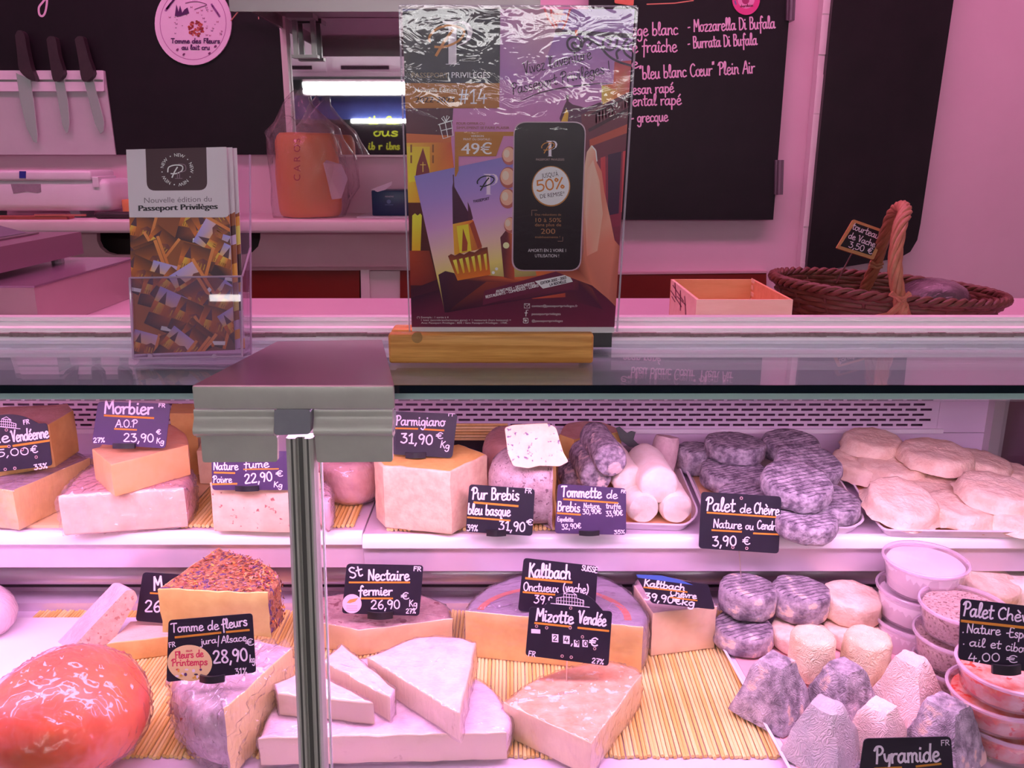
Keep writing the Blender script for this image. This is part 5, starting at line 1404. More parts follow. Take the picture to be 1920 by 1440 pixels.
# --- upper shelf, left group
zA = ZS+.0092
zt = ztop(25,918,992,zA)
slab('cheese_wedge', 'wrapped orange cheese wedge with purple rind under the Vendee tag', [(-110,905,'c'),(24,920,'c'),(168,858,'r'),(120,835,'r'),(20,842,'r'),(-90,860,'r')], zt, zA, r_purple_w, p_orange_w, r=.012, seed=2, wrap=0.00264)
zt2 = ztop(94,792,872,zt)
slab('cheese_wedge', 'upright orange cheese wedge with brown rind stacked behind the Vendee tag', [(-40,815,'c'),(92,796,'c'),(138,770,'c'),(126,757,'r'),(-30,768,'r')], zt2, zt+.0005, rind('rind_brown', (.50,.28,.22), (.58,.36,.30), ns=30), p_orange, r=.004, seed=3)
zt = ztop(112,925,1000,zA)
slab('cheese_block', 'cling filmed pale half wheel under the orange Morbier wedge', [(109,930,'c'),(345,915,'r'),(362,885,'r'),(335,866,'r'),(240,858,'r'),(160,876,'r')], zt, zA, rind('rind_pink_wrapped', (.72,.36,.38), (.78,.48,.48), wrap=1, ns=25, bump=.2), paste('paste_pale_wrapped', (.90,.70,.56), (.86,.62,.50), wrap=1, film=.6), r=.012, rc=.004, seed=4, wrap=0.0044)
zt2 = ztop(208,865,925,zt)
slab('cheese_wedge', 'orange Morbier wedge pointing forward on top of the filmed half wheel', [(172,842,'c'),(207,872,'c'),(352,834,'r'),(348,806,'r'),(310,790,'r'),(230,800,'r')], zt2, zt+.0005, rind('rind_orange_soft', (.88,.42,.20), (.92,.54,.28), ns=20, wrap=.4, film=.1, bump=.2), paste('paste_orange_deep', (.86,.36,.18), (.88,.46,.26), wrap=.4, film=.08), r=.012, seed=5)
slab('cheese_block', 'orange cheese block behind the Morbier wedge against the grille', [(318,775,'c'),(366,775,'c'),(372,757,'c'),(322,757,'c')], P(345,765,1.38).z, zA, p_orange, p_orange, seed=6)
zt = ztop(398,905,996,ZSL)
slab('cheese_block', 'pale peppered cheese block behind the steel bracket', [(393,905,'c'),(560,908,'c'),(600,885,'r'),(560,868,'r'),(430,868,'r')], zt, ZSL, p_speck, p_speck, r=.006, seed=7)
slab('cheese_block', 'smooth pale cheese block behind the peppered one', [(369,845,'c'),(402,845,'c'),(420,822,'c'),(380,822,'c')], P(385,840,1.32).z, ZSL, p_cream, p_cream, seed=8)
zt = ztop(640,868,945,ZSL)
slab('cheese_round', 'wrapped brown peppered round beside the front post', [(585,850,'r'),(620,872,'r'),(670,874,'r'),(712,858,'r'),(700,838,'r'),(640,830,'r'),(595,836,'r')], zt, ZSL, rind('rind_brown_pepper_wrapped', (.62,.32,.30), (.74,.44,.40), wrap=1, ns=40, spots=(.36,.14,.14), n3=90, thr=.66, film=.5), p_speck, r=.018, seed=9, wrap=0.00396)
slab('cheese_end', 'crumpled filmed cheese end beside the front post', [(592,925,'r'),(612,938,'r'),(622,925,'r'),(616,908,'r'),(600,905,'r')], ztop(610,925,985,ZSL), ZSL, rind('crumpled_film', (.70,.42,.46), (.82,.60,.64), wrap=1, film=1, ns=30), p_speck, r=.008, amp=.004, asc=90, seed=10, wrap=0.003)
# --- parmesan and sheep cheeses
zt = ztop(845,884,1003,ZSR)
slab('parmesan_wedge', 'large parmesan wedge with golden top on the bamboo mat', [(701,858,'c'),(718,873,'c'),(845,884,'c'),(914,852,'c'),(862,832,'r'),(780,828,'r'),(715,838,'r')], zt, ZSR, r_parm, p_parm, r=.006, rc=.003, amp=.0015, seed=11, amp2=.0004, asc2=260)
zt = ztop(975,884,1000,ZSR)
zt = ztop(1037,874,996,ZSR)
slab('tomme_half', 'half tomme with mottled grey rind under the speckled slice', [(1037,872,'c'),(1043,836,'r'),(1000,822,'r'),(950,824,'r'),(919,840,'r'),(924,862,'r'),(975,872,'r')], zt, ZSR, r_grey, p_orange, r=.030, seed=12, amp=.0018)
slab('wrapped_half_round', 'wrapped reddish half wheel behind the mottled tomme', [(905,826,'r'),(940,838,'r'),(985,830,'r'),(985,800,'r'),(945,793,'r'),(915,800,'r')], P(940,805,1.36).z, ZSR, rind('rind_red_wrapped', (.62,.30,.24), (.70,.40,.34), wrap=1, ns=20, film=.3), p_orange, r=.02, seed=13)
zt_t = zt
def leaning(name, label, pts, d, vec, m_face, m_edge, seed=1, amp=.0008, group=None, rr=4):
    """slice whose face looks at the customer; outline in pixels on a plane leaning back, real thickness along vec"""
    q = rounded(pts, rr, 3); F = [Pd(x,y,d) for x, y in q]; vec = Vector(vec); n = len(F)
    c = sum(F, Vector())/n
    t = thing(name, label, 'cheese', (c.x,c.y,min(min(p.z, (p+vec).z) for p in F)), group)
    V = []; fs = []
    def disc(base, flip):
        b0 = len(V)
        for s_ in (1,.75,.5,.25):
            for p in base: V.append(c2+(p-c2)*s_)
        V.append(c2); cc = len(V)-1
        for i in range(3):
            for k in range(n):
                k2 = (k+1) % n; f = (b0+i*n+k,b0+i*n+k2,b0+(i+1)*n+k2,b0+(i+1)*n+k); fs.append(f[::-1] if flip else f)
        for k in range(n):
            f = (b0+3*n+k,b0+3*n+(k+1) % n,cc); fs.append(f[::-1] if flip else f)
    c2 = c; disc(F, False); c2 = c+vec; disc([p+vec for p in F], True)
    off = Vector((seed*2.3,seed,seed*.4))
    def dis(L): return [p+mnoise.noise_vector(p*60+off)*amp for p in L]
    MB().add(dis(V), fs).build('paste', m_face, t, smooth=40)
    S = dis(F+[p+vec*.5 for p in F]+[p+vec for p in F])
    MB().add(S, [(i*n+k,(i+1)*n+k,(i+1)*n+(k+1) % n,i*n+(k+1) % n) for i in range(2) for k in range(n)]).build('rind', m_edge, t, smooth=40)
    return t
dd = depth(Pz(1005,872,zt_t))
leaning('blue_cheese_slice', 'speckled blue cheese slice leaning on top of the mottled tomme', [(946,802),(962,797),(1028,794),(1042,802),(1056,848),(1066,866),(1050,874),(1010,873),(990,878),(962,874),(952,850)], dd-.012, FWD*.018+Vector((0,0,.0)), p_blue, rind('rind_orange_thin', (.80,.46,.26), (.72,.38,.2), ns=40), seed=4)
slab('cheese_wedge', 'orange wedge lying behind the ash coated logs', [(1048,814,'c'),(1076,824,'c'),(1165,810,'r'),(1160,800,'r'),(1120,788,'r'),(1062,791,'r')], P(1100,815,1.38).z+.004, ZSR, rind('rind_tan', (.66,.36,.26), (.74,.46,.36), ns=30), p_orange, r=.010, seed=15)

# --- pucks, logs, pyramids
def puck(name, label, cx, cy, w, h, z0, m, group, seed=1, tilt=(0,0), squash=1.0, rough=.0016, edge=.35, lip=0, taper=0, cat='cheese'):
    q = Pz(cx, cy, z0+h); R = w/2*depth(q)/FPX
    e = min(.0065, h*.3)
    prof = [(0,0),(R*.5,0),(R-e,0),(R-e*.3,e*.3),(R,e),(R*(1.01-taper*.4),h*.4),(R*(1.01-taper*.6),h*.6),(R*(1-taper)-.0001,h-e),(R*(1-taper)-e*.3,h-e*.3),(R*(1-taper)-e,h),(R*.62,h),(R*.4,h),(R*.2,h),(0,h)]
    if lip: prof = [(0,0),(R*.5,0),(R*1.0,0),(R*(1.06),h*.08),(R*1.02,h*.22)]+prof[5:]
    M3 = Matrix.Rotation(math.radians(tilt[0]),3,'X') @ Matrix.Rotation(math.radians(tilt[1]),3,'Y')
    lo = min((M3 @ Vector((r*math.cos(a), r*math.sin(a), z))).z for r, z in prof for a in (0,1.57,3.14,4.71))
    mb = MB().lathe((0,0,0), prof, 36)
    off = Vector((seed*5.3, seed*2.1, seed*.9))
    for i, v in enumerate(mb.v):
        d = mnoise.noise_vector(v*55+off)*rough*1.25+mnoise.noise_vector(v*190+off)*rough*.7
        if lip and v.z < h*.2: d += Vector((v.x,v.y,0)).normalized()*.006*mnoise.noise(v*110+off) if v.length > 1e-6 else Vector()
        mb.v[i] = M3 @ (v+d) + Vector((q.x, q.y, z0-lo+.0003))
    lo2 = min(v.z for v in mb.v); mb.v = [v-Vector((0,0,lo2-z0)) for v in mb.v]
    o = mb.build(name, m, None, smooth=60); props(o, label, cat, group)
    return o
def ash(name, base, ns=70, groove=True, patch=None):
    """ash-dusted mould rind with rack grooves on the top"""
    m = rind(name, (base[0]*.30,base[1]*.27,base[2]*.32), base, ns=ns, spots=patch, n3=45, thr=.60, bump=.8, bs=150, bd=.004, rough=.85)
    nt = m.node_tree; N, L = nt.nodes, nt.links; b = N['Principled BSDF']
    if groove:
        tc = next(n for n in N if n.type == 'TEX_COORD')
        w = N.new('ShaderNodeTexWave'); w.inputs['Scale'].default_value = 42; w.inputs['Distortion'].default_value = 1.2; w.inputs['Detail'].default_value = 2
        mp = N.new('ShaderNodeMapping'); mp.inputs['Rotation'].default_value = (0,0,1.2); L.new(tc.outputs['Object'], mp.inputs['Vector']); L.new(mp.outputs[0], w.inputs['Vector'])
        r = N.new('ShaderNodeValToRGB'); r.color_ramp.elements[0].position = .0; r.color_ramp.elements[1].position = .25; L.new(w.outputs['Color'], r.inputs['Fac'])
        geo = N.new('ShaderNodeNewGeometry'); sp = N.new('ShaderNodeSeparateXYZ'); L.new(geo.outputs['Normal'], sp.inputs[0])
        st = N.new('ShaderNodeMath'); st.operation = 'GREATER_THAN'; st.inputs[1].default_value = .75; L.new(sp.outputs['Z'], st.inputs[0])
        src = b.inputs['Base Color'].links[0].from_socket
        mx = N.new('ShaderNodeMix'); mx.data_type = 'RGBA'; mx.blend_type = 'MULTIPLY'; L.new(st.outputs[0], mx.inputs[0]); L.new(src, mx.inputs[6])
        lt = N.new('ShaderNodeMix'); lt.data_type = 'RGBA'; L.new(r.outputs['Color'], lt.inputs[0]); lt.inputs[6].default_value = (.28,.26,.3,1); lt.inputs[7].default_value = (1,1,1,1)
        L.new(lt.outputs[2], mx.inputs[7]); L.new(mx.outputs[2], b.inputs['Base Color'])
    return m
m_ash = ash('ash_rind', (.58,.53,.58))
m_ash2 = ash('ash_rind_patched', (.54,.47,.52), patch=(.80,.62,.50), ns=45)
m_ashlog = ash('ash_log_rind', (.52,.46,.52), groove=False, patch=(.80,.66,.64), ns=110)
m_goat = rind('white_goat_rind', (.92,.76,.58), (.78,.56,.40), ns=35, bump=.8, bs=160, bd=.003, rough=.75)
m_goat2 = rind('white_goat_crinkled', (.90,.72,.58), (.80,.56,.42), ns=40, bump=1, bs=26, bd=.004, kind='wrinkle', rough=.75)
m_goatlog = rind('white_log_rind', (.94,.88,.76), (.86,.74,.60), ns=30, bump=.5, bs=120, bd=.002, rough=.7)
m_tray = mat('white_melamine_tray', (.82,.74,.80), .3, col2=(.78,.70,.76), nscale=10)
m_traypaper = mat('tray_paper', (.86,.52,.28), .6, col2=(.80,.46,.24), nscale=30)

def tray(label, pts, z0, h=.012, rim=.006, paper=True, wall=.0016):
    """shallow tray: outline of the rim in pixels at height z0+h"""
    W = [Pz(x,y,z0+h) for x, y in rounded(pts, 16, 4)]; n = len(W)
    c = sum(W, Vector())/n
    t = thing('serving_tray', label, 'tray', (c.x,c.y,z0))
    def ring(s_, z): return [Vector((c.x+(p.x-c.x)*s_, c.y+(p.y-c.y)*s_, z)) for p in W]
    k = rim/((W[0]-c).length)
    rings = [ring(1-2.2*k,z0+.0003), ring(1-.8*k,z0+h-.002), ring(1,z0+h-.001), ring(1,z0+h), ring(1-.8*k,z0+h), ring(1-2.3*k,z0+.002)]
    V = [p for r_ in rings for p in r_]; fs = []
    for i in range(len(rings)-1):
        for j in range(n): j2 = (j+1) % n; fs.append((i*n+j,i*n+j2,(i+1)*n+j2,(i+1)*n+j))
    fs.append(list(range(n))[::-1]); fs.append([(len(rings)-1)*n+j for j in range(n)])
    MB().add(V, fs).build('dish', m_tray, t, smooth=40)
    if paper:
        r_ = ring(1-2.6*k, z0+.0024); MB().prism(r_, (0,0,.0004)).build('liner', m_traypaper, t)
    return t
ZT = ZS+.0032
tray('pale tray under the goat cheese logs on the upper shelf', [(1060,978),(1290,985),(1312,962),(1262,845),(1100,845)], ZS+.0002, .014)
tray('pale tray under the ash coated goat pucks on the upper shelf', [(1330,985),(1600,990),(1625,975),(1552,860),(1276,860)], ZS+.0002, .014)
tray('pale tray under the white goat pucks on the upper shelf', [(1652,994),(1982,998),(1872,862),(1570,860)], ZS+.0002, .014)

def log(label, ax, ay, bx, by, w, z, m, group, seed=1, zb=None, cut=False):
    """cylindrical log from its near end centre (ax,ay at height z) to the far end"""
    zb = z if zb is None else zb
    A_, B_ = Pz(ax,ay,z), Pz(bx,by,zb); R = w/2*depth(A_)/FPX; ax_ = (B_-A_).normalized()
    n = 9; seg = 26
    pts = [A_]+[A_+(B_-A_)*(k/n) for k in range(n+1)]+[B_]
    rs = [.0,]+[R*.84]+[R]*(n-1)+[R*.86]+[0]
    pts = [A_-ax_*.0]+[A_+(B_-A_)*x for x in (0,.03,.1,.2,.35,.5,.65,.8,.9,.97,1)]+[B_]
    rs = [R*.02,R*.86,R*.97,R,R,R,R,R,R,R*.97,R*.88,R*.02]
    mb = MB().tube(pts[:len(rs)], rs, seg)
    off = Vector((seed*4.1,seed,0))
    mb.v = [v+mnoise.noise_vector(v*70+off)*.0014+mnoise.noise_vector(v*220+off)*.0006 for v in mb.v]
    o = mb.build('goat_log', m, None, smooth=55); props(o, label, 'cheese', group)
    return o, R
g1, g2 = 'ash coated logs in the tray', 'white logs in the tray'
R_ = .0245; zlo = ZT+R_
log('white goat log beside the Tommette tag at the tray front', 1207,955,1165,880,62, zlo, m_goatlog, g2, 1)
log('white goat log against the tray rim next to the ash pucks', 1269,955,1228,880,62, zlo, m_goatlog, g2, 2)
log('smooth white goat log resting on two others', 1236,912,1205,858,74, zlo+.034, m_goatlog, g2, 3)
log('white goat log lying under the ash coated log', 1182,905,1140,845,62, zlo+.028, m_goatlog, g2, 4)
log('ash coated log low in the tray behind the price tag', 1085,910,1070,880,58, zlo+.002, m_ashlog, g1, 5)
log('ash coated log leaning in the middle of the tray', 1118,896,1092,846,62, zlo+.036, m_ashlog, g1, 6)
log('ash coated log on top of the pile in the tray', 1146,866,1112,814,64, zlo+.066, m_ashlog, g1, 7)
qq = Pz(1245,875,ZT)
o = MB().tube([P(1240,880,1.36),P(1243,860,1.362),P(1250,830,1.37),P(1252,818,1.372)], [.021,.023,.022,.019], 22).rough(.0014,80,3).build('goat_log', rind('pinkish_log_rind', (.66,.46,.46), (.78,.60,.58), ns=80, bump=.8), None, smooth=55)
props(o, 'pinkish goat log standing upright at the back of the log tray', 'cheese')
t = thing('tag_clip', 'black plastic price clip lying behind the goat logs', 'clip', P(1190,838,1.34))
plate([(1155,802),(1162,800),(1176,812),(1184,808),(1192,810),(1188,824),(1196,832),(1216,836),(1214,841),(1180,838),(1164,826)], on_cam(depth(P(1190,825,1.36))), .004, vec=FWD*.004).build('clip', m_black, t)
t = thing('grey_dish', 'small grey dish behind the goat logs', 'dish', P(1188,860,1.33))
q = Pz(1190,850,ZT+.03); MB().lathe((q.x,q.y,ZT+.002), [(0,0),(.02,0),(.034,.022),(.037,.030),(.035,.030),(.030,.022),(0,.004)], 28).build('dish', mat('grey_dish', (.30,.24,.28), .35, col2=(.26,.2,.24), nscale=20), t, smooth=50)

g = 'ash coated goat pucks in the tray'
L_ = 'ash coated goat puck with rack grooves in the tray'
hp_ = .030
def gp(cx, cy, w, lev, seed, tl=(0,0), m=m_ash, lab=None, h=hp_):
    return puck('goat_puck', lab or L_, cx, cy, w, h, ZT+lev, m, g, seed, tl)
gp(1305,838,70,.000,1, lab='ash coated goat puck tucked at the back corner of the tray', h=.045)
gp(1376,880,124,.0,2,(4,0),lab='ash coated goat puck carrying another beside the log tray'); gp(1377,828,112,.032,3,(0,3),lab='knobbly ash coated goat puck stacked on another beside the log tray')
gp(1482,828,106,.026,4,(8,0),lab='grooved ash coated goat puck right under the grille'); gp(1512,868,122,.022,5,(12,6),lab='ash coated goat puck leaning on the one under the grille'); gp(1506,966,120,.0,6,(4,4),lab='ash coated goat puck lying flat at the tray front'); gp(1545,935,124,.002,7,(8,10),lab='ash coated goat puck propped at the tray corner by the white pucks'); gp(1490,905,130,.034,8,(14,4),lab='ash coated goat puck on top of the front pile')
gp(1400,930,110,.0,9,(6,0),lab='ash coated goat puck half hidden by the Palet de Chevre tag')
g = 'white crinkled goat pucks in the tray'
L_ = 'white crinkled goat puck with a ragged rim in the tray'
WL_ = ['highest white goat puck under the grille','white goat puck next to the ash coated ones','white goat puck squeezed between two others at the back','large white goat puck lying on top of three others','white goat puck sliding down towards the corner panel','wide white goat puck underneath the large top one','tilted white goat puck at the tray corner above the tubs','flat white goat puck in the middle of the tray front','white goat puck resting on two others at the front','white goat puck under another at the tray front','small white goat puck at the back by the end pane']
def wp(cx, cy, w, lev, seed, tl=(0,0), h=.024): return puck('goat_puck', WL_[seed-1], cx, cy, w, h, ZT+lev, m_goat, g, seed+20, tl, lip=1, taper=.05, rough=.002)
wp(1636,822,110,.036,1,(4,0)); wp(1612,868,116,.006,2,(6,4)); wp(1672,868,130,.012,3,(4,0)); wp(1755,848,134,.034,4,(4,2)); wp(1838,866,110,.014,5,(4,8)); wp(1740,905,150,.0,6,(2,0))
wp(1686,945,134,.004,7,(16,4)); wp(1800,948,128,.0,8,(4,2)); wp(1868,918,140,.020,9,(6,4)); wp(1905,960,120,.0,10,(2,2)); wp(1890,880,90,.002,11)

# --- lower deck
t = thing('paper_sheet', 'white butcher paper sheet on the left of the lower deck', 'paper', P(120,1190,1.1))
zpp = ZD+.0004
MB().prism([Pz(-260,1160,zpp+.0105),Pz(262,1158,zpp+.0105),Pz(255,1166,zpp+.0105),Pz(150,1240,zpp+.0105),Pz(60,1330,zpp+.0105),Pz(-400,1330,zpp+.0105)], (0,0,.0006)).rough(.0012,20,3).build('sheet', mat('white_paper', (.88,.80,.88), .6, col2=(.84,.75,.84), nscale=8), t)
slab('cheese_round', 'white filmed cheese at the edge of the paper sheet', [(-120,1120,'r'),(-40,1140,'r'),(10,1128,'r'),(28,1102,'r'),(-10,1078,'r'),(-100,1080,'r')], ztop(8,1125,1190,ZD+.0115), ZD+.0115, rind('filmed_pink_white', (.80,.60,.64), (.72,.50,.56), wrap=1, ns=20), p_cream_w, r=.03, seed=31)
# red-orange filmed ball
zc_ = ZDM+.058; cq = Pz(124,1358,zc_); Rb = 143*depth(cq)/FPX; cq.y += .006
mb = MB(); seg = 48
prof = [(Rb*math.cos(math.radians(a)), Rb*.74*math.sin(math.radians(a))) for a in range(-90,91,7)]
prof[0] = (0,-Rb*.74); prof.append((0,Rb*.74))
mb.lathe((cq.x,cq.y,zc_), prof, seg).rough(.006,9,4,.0022,45)
lo = min(v.z for v in mb.v); mb.v = [v-Vector((0,0,lo-ZDM)) for v in mb.v]
t = thing('wrapped_ball_cheese', 'large red orange ball cheese in crinkled cling film', 'cheese', (cq.x,cq.y,ZDM))
mb.build('rind', r_redball, t, smooth=70)
cling(list(mb.v), [f for f in mb.f], t, .0032, 5)
# filmed slice and block
F_ = [(130,1232),(180,1242),(200,1228),(258,1118),(252,1106),(240,1104)]
ds = depth(Pz(165,1235,ZDM))
t = leaning('cheese_slice', 'brown filmed cheese slice leaning behind the red ball cheese', [(128,1222),(160,1188),(238,1106),(252,1106),(258,1122),(205,1216),(196,1224),(160,1226)], ds+.01, Vector((-.028,.020,0)), rind('brown_crust_filmed', (.60,.34,.26), (.72,.46,.36), wrap=.5, ns=70, spots=(.42,.2,.15), film=.2), rind('film_rosy', (.70,.42,.44), (.78,.54,.56), wrap=1, ns=20, film=.4), seed=3)
zt = ztop(205,1205,1240,ZDM)
slab('cheese_block', 'orange filmed block behind the flower tomme', [(200,1208,'c'),(330,1192,'c'),(335,1160,'c'),(245,1165,'c')], zt, ZDM, rind('rind_pale_filmed', (.84,.58,.44), (.88,.66,.54), wrap=.8, ns=20, film=.15), p_orange_w, seed=32, r=.004)
# flower tomme wedge standing on a filmed wedge
zt1 = ztop(420,1345,1438,ZDM)
zt1 = P(430,1262,Pz(420,1436,ZDM).y).z
zt1 = ZDM+.088
slab('tomme_wedge', 'filmed grey tomme wedge below the flower coated one', [(318,1250,'r'),(330,1292,'r'),(372,1322,'r'),(420,1330,'c'),(548,1215,'c'),(440,1190,'r'),(345,1205,'r')], zt1, ZDM, rind('grey_rind_filmed', (.36,.26,.30), (.58,.44,.48), wrap=1, ns=40, film=.9, fs=38), paste('paste_yellow_filmed', (.86,.58,.30), (.82,.52,.26), wrap=.9, film=.35), r=.026, seed=33, amp=.002, wrap=0.006)
r_flower = rind('dried_flower_rind', (.34,.11,.05), (.50,.26,.12), ns=120, spots=(.13,.06,.15), n3=120, thr=.57, bump=1, bs=200, bd=.006, rough=.8)
zt2 = P(296,1103,Pz(310,1232,zt1).y).z
zt2 = zt1+.062
slab('flower_tomme_wedge', 'tomme wedge with a crust of dried orange and purple flowers', [(296,1104,'c'),(502,1112,'r'),(525,1082,'r'),(490,1050,'r'),(410,1026,'c')], zt2, zt1+.0005, r_flower, paste('paste_yellow', (.80,.56,.24), (.76,.50,.20), rough=.35, bump=.05), r=.007, seed=34, amp=.0018, asc=120, amp2=.0008, asc2=300)
ft = bpy.data.objects['flower_tomme_wedge']
rf = random.Random(8); mbp = MB(); mbp.col = []
tri = [Pz(x,y,zt2) for x, y in ((300,1104),(500,1110),(522,1084),(488,1052),(410,1030))]
cen = sum(tri, Vector())/5
PET = [(175,95,40),(205,130,60),(150,70,42),(130,55,68),(90,50,80),(190,140,120),(105,55,40),(80,50,95),(220,160,70),(165,110,115),(120,75,60),(200,150,100)]
for k in range(900):
    if k < 650:
        i_ = rf.randrange(5); u_, v_ = rf.random(), rf.random()
        if u_+v_ > 1: u_, v_ = 1-u_, 1-v_
        q = cen+(tri[i_]-cen)*u_+(tri[(i_+1) % 5]-cen)*v_+Vector((0,0,.0012)); nn_ = Vector((0,0,1))
    else:
        i_ = rf.choice([1,2,2,3]); u_ = rf.random(); q = tri[i_]+(tri[(i_+1) % 5]-tri[i_])*u_
        e_ = tri[(i_+1) % 5]-tri[i_]; nn_ = Vector((e_.y,-e_.x,0)).normalized(); nn_ = nn_ if nn_.dot(q-cen) > 0 else -nn_
        q = q+nn_*.0045; q.z = zt1+.004+rf.random()*(zt2-zt1-.004)
    d1 = Vector((rf.uniform(-1,1),rf.uniform(-1,1),rf.uniform(-1,1))); d1 = (d1-nn_*d1.dot(nn_)*.8).normalized(); d2 = nn_.cross(d1).normalized(); l_ = rf.uniform(.0018,.0042); w_ = l_*rf.uniform(.25,.5)
    mbp.add([q-d1*l_,q+d2*w_+nn_*.0006,q+d1*l_+nn_*rf.uniform(0,.002),q-d2*w_+nn_*.0006],[(0,1,2,3)]); mbp.col += [lin(rf.choice(PET))]*4
mbp.build('dried_petals', m_chalk, ft, kind='stuff')
rf = random.Random(8)
# st nectaire half
zt = ztop(675,1178,1225,ZDM)
slab('nectaire_half', 'pink mottled half wheel behind the brie wedges', [(560,1160,'c'),(672,1182,'c'),(848,1160,'r'),(835,1130,'r'),(770,1107,'r'),(690,1104,'r'),(610,1114,'r'),(560,1130,'r')], zt, ZDM, r_pinkgrey, p_cream_w, r=.010, seed=35, wrap=0.00154)
# kaltbach half wheel
zt = ztop(1040,1168,1262,ZDM)
zt = ztop(1198,1175,1262,ZDM)
kb = slab('blue_label_half_wheel', 'filmed half wheel with slate blue label and red ring', [(872,1146,'c'),(1206,1176,'r'),(1215,1150,'r'),(1180,1105,'r'),(1110,1072,'r'),(1010,1068,'r'),(930,1090,'r'),(885,1120,'r')], zt, ZDM, rind('slate_blue_label', (.24,.18,.26), (.30,.24,.34), wrap=.9, ns=20, film=.22, bump=.1), p_orange_w, r=.010, seed=36, amp=.0008, wrap=0.0022)
cK = Pz(1040,1158,zt); 
mb = MB(); n = 40; V = []
ra, rb2 = None, None
pR = Pz(1206,1176,zt); pL = Pz(872,1146,zt); ctr = (pR+pL)/2; rad = (pR-pL).length/2; ang0 = math.atan2(pR.y-ctr.y, pR.x-ctr.x)
for k in range(n+1):
    an = ang0+math.radians(4+172*k/n)
    for s_ in (.80,.88): V.append(Vector((ctr.x+rad*s_*math.cos(an), ctr.y+rad*.80*s_*math.sin(an)+.004, zt+.0006)))
mb.add(V, [(2*k,2*k+1,2*k+3,2*k+2) for k in range(n)]).build('red_ring', mat('red_ring_ink', (.55,.12,.08), .5, coat=.8, film=.2), kb)
a = Art(lambda x, y, l=0: Pz(x,y,zt+.0008+l))
for q in ([(920,1130),(950,1122),(960,1132),(930,1140),(920,1130)],[(1148,1130),(1170,1140),(1160,1150),(1140,1140),(1148,1130)],[(1112,1112),(1132,1108),(1128,1120),(1112,1112)]): a.line(q,1.6,(150,120,160),up=False)
a.build('label_print', m_print, kb)
# brie slab and wedges
zt = ztop(700,1372,1428,ZDM)
zbr = ZDM+.036
slab('brie_slab', 'large slab of brie with white rind under the brie wedges', [(484,1385,'c'),(950,1374,'r'),(958,1340,'r'),(925,1290,'r'),(880,1262,'r'),(760,1230,'r'),(620,1240,'r'),(520,1310,'r')], zbr, ZDM, r_white_w, p_brie, r=.010, seed=37, amp=.0018, wrap=0.0022)
zw = zbr+.0005
def brie(label, pts, hgt, seed, tl=None, zb=None): return slab('brie_wedge', label, pts, (zb or zw)+hgt, zb or zw, r_white_w, p_brie, r=.004, rc=.0025, seed=seed, amp=.0016, group='brie wedges on the slab', tilt=tl, wrap=.002)
brie('small brie wedge beside the front post', [(514,1282,'r'),(520,1300,'c'),(700,1318,'c'),(582,1254,'c')], .030, 38)
brie('long brie wedge in the middle of the slab', [(606,1240,'c'),(730,1307,'r'),(740,1291,'c'),(640,1206,'c')], .034, 39)
brie('broad triangular brie wedge on the slab', [(690,1232,'c'),(862,1340,'c'),(893,1204,'r'),(840,1192,'r'),(780,1196,'r')], .036, 40)
# mizotte wedge
zt = ztop(1108,1392,1436,ZDM)
zt = ZDM+.044
slab('orange_rind_wedge', 'filmed wedge with blotchy orange rind on the bamboo mat', [(944,1318,'c'),(1108,1394,'c'),(1202,1266,'r'),(1190,1248,'r'),(1120,1238,'r'),(1020,1262,'r'),(960,1298,'r')], zt, ZDM, r_redo, p_cream_w, r=.010, seed=41, wrap=0.00242)
# kaltbach goat wedge
zt = ztop(1222,1146,1226,ZDM)
slab('goat_cheese_wedge', 'cut goat cheese wedge with grey rind under the blue edged tag', [(1188,1098,'c'),(1224,1150,'c'),(1344,1136,'r'),(1325,1100,'r'),(1260,1078,'r'),(1200,1078,'r')], zt, ZDM, rind('rind_greyish', (.40,.26,.28), (.54,.38,.40), wrap=.8, ns=30), paste('paste_goat', (.88,.66,.50), (.84,.60,.44), wrap=.5, film=.2), r=.010, seed=42, wrap=0.00176)

# --- right-hand tray with goat cheeses
zt3 = ZD+.0142
tr = tray('wide pale tray under the goat pyramids on the lower deck', [(1342,1192),(1490,1462),(1600,1500),(1850,1500),(1800,1380),(1700,1185),(1640,1165),(1400,1168)], ZD+.0060, .012, .006, paper=False)
MB().prism([Pz(x,y,ZD+.0085) for x, y in ((1362,1205),(1500,1450),(1820,1470),(1700,1200))], (0,0,.0008)).rough(.0012,40,2).build('pink_paper', mat('pink_butcher_paper', (.80,.48,.48), .5, col2=(.74,.40,.42), nscale=30), tr)
ZP = ZD+.0098
g = 'stacked goat pucks behind the pyramids'
puck('goat_puck', 'ash coated goat puck at the bottom of its stack', 1394,1172,112,.030, ZP, m_ash2, g, 41)
puck('goat_puck', 'ash coated goat puck pierced by the Palet de Chevre tag pin', 1402,1098,106,.040, ZP+.032, m_ash2, g, 42, (0,2))
puck('goat_puck', 'white goat puck supporting the ash coated one', 1500,1178,108,.026, ZP, m_goat, g, 43)
puck('goat_puck', 'tall ash coated goat puck on top of a white one', 1500,1102,108,.042, ZP+.028, m_ash2, g, 44, (0,3))
puck('goat_puck', 'white goat puck at the bottom beside the tubs', 1598,1172,104,.026, ZP, m_goat, g, 45)
puck('goat_puck', 'white goat puck on top beside the tubs', 1597,1113,108,.036, ZP+.027, m_goat, g, 46, (2,2))
m_crot = rind('crinkled_crottin', (.92,.82,.54), (.80,.62,.38), ns=30, bump=.6, bs=45, bd=.0022, kind='wrinkle', rough=.7)
g = 'crinkled goat cylinders'
puck('goat_cylinder', 'tall crinkled goat cylinder in front of the stacked pucks', 1526,1190,84,.062, ZP, m_crot, g, 47, taper=.03)
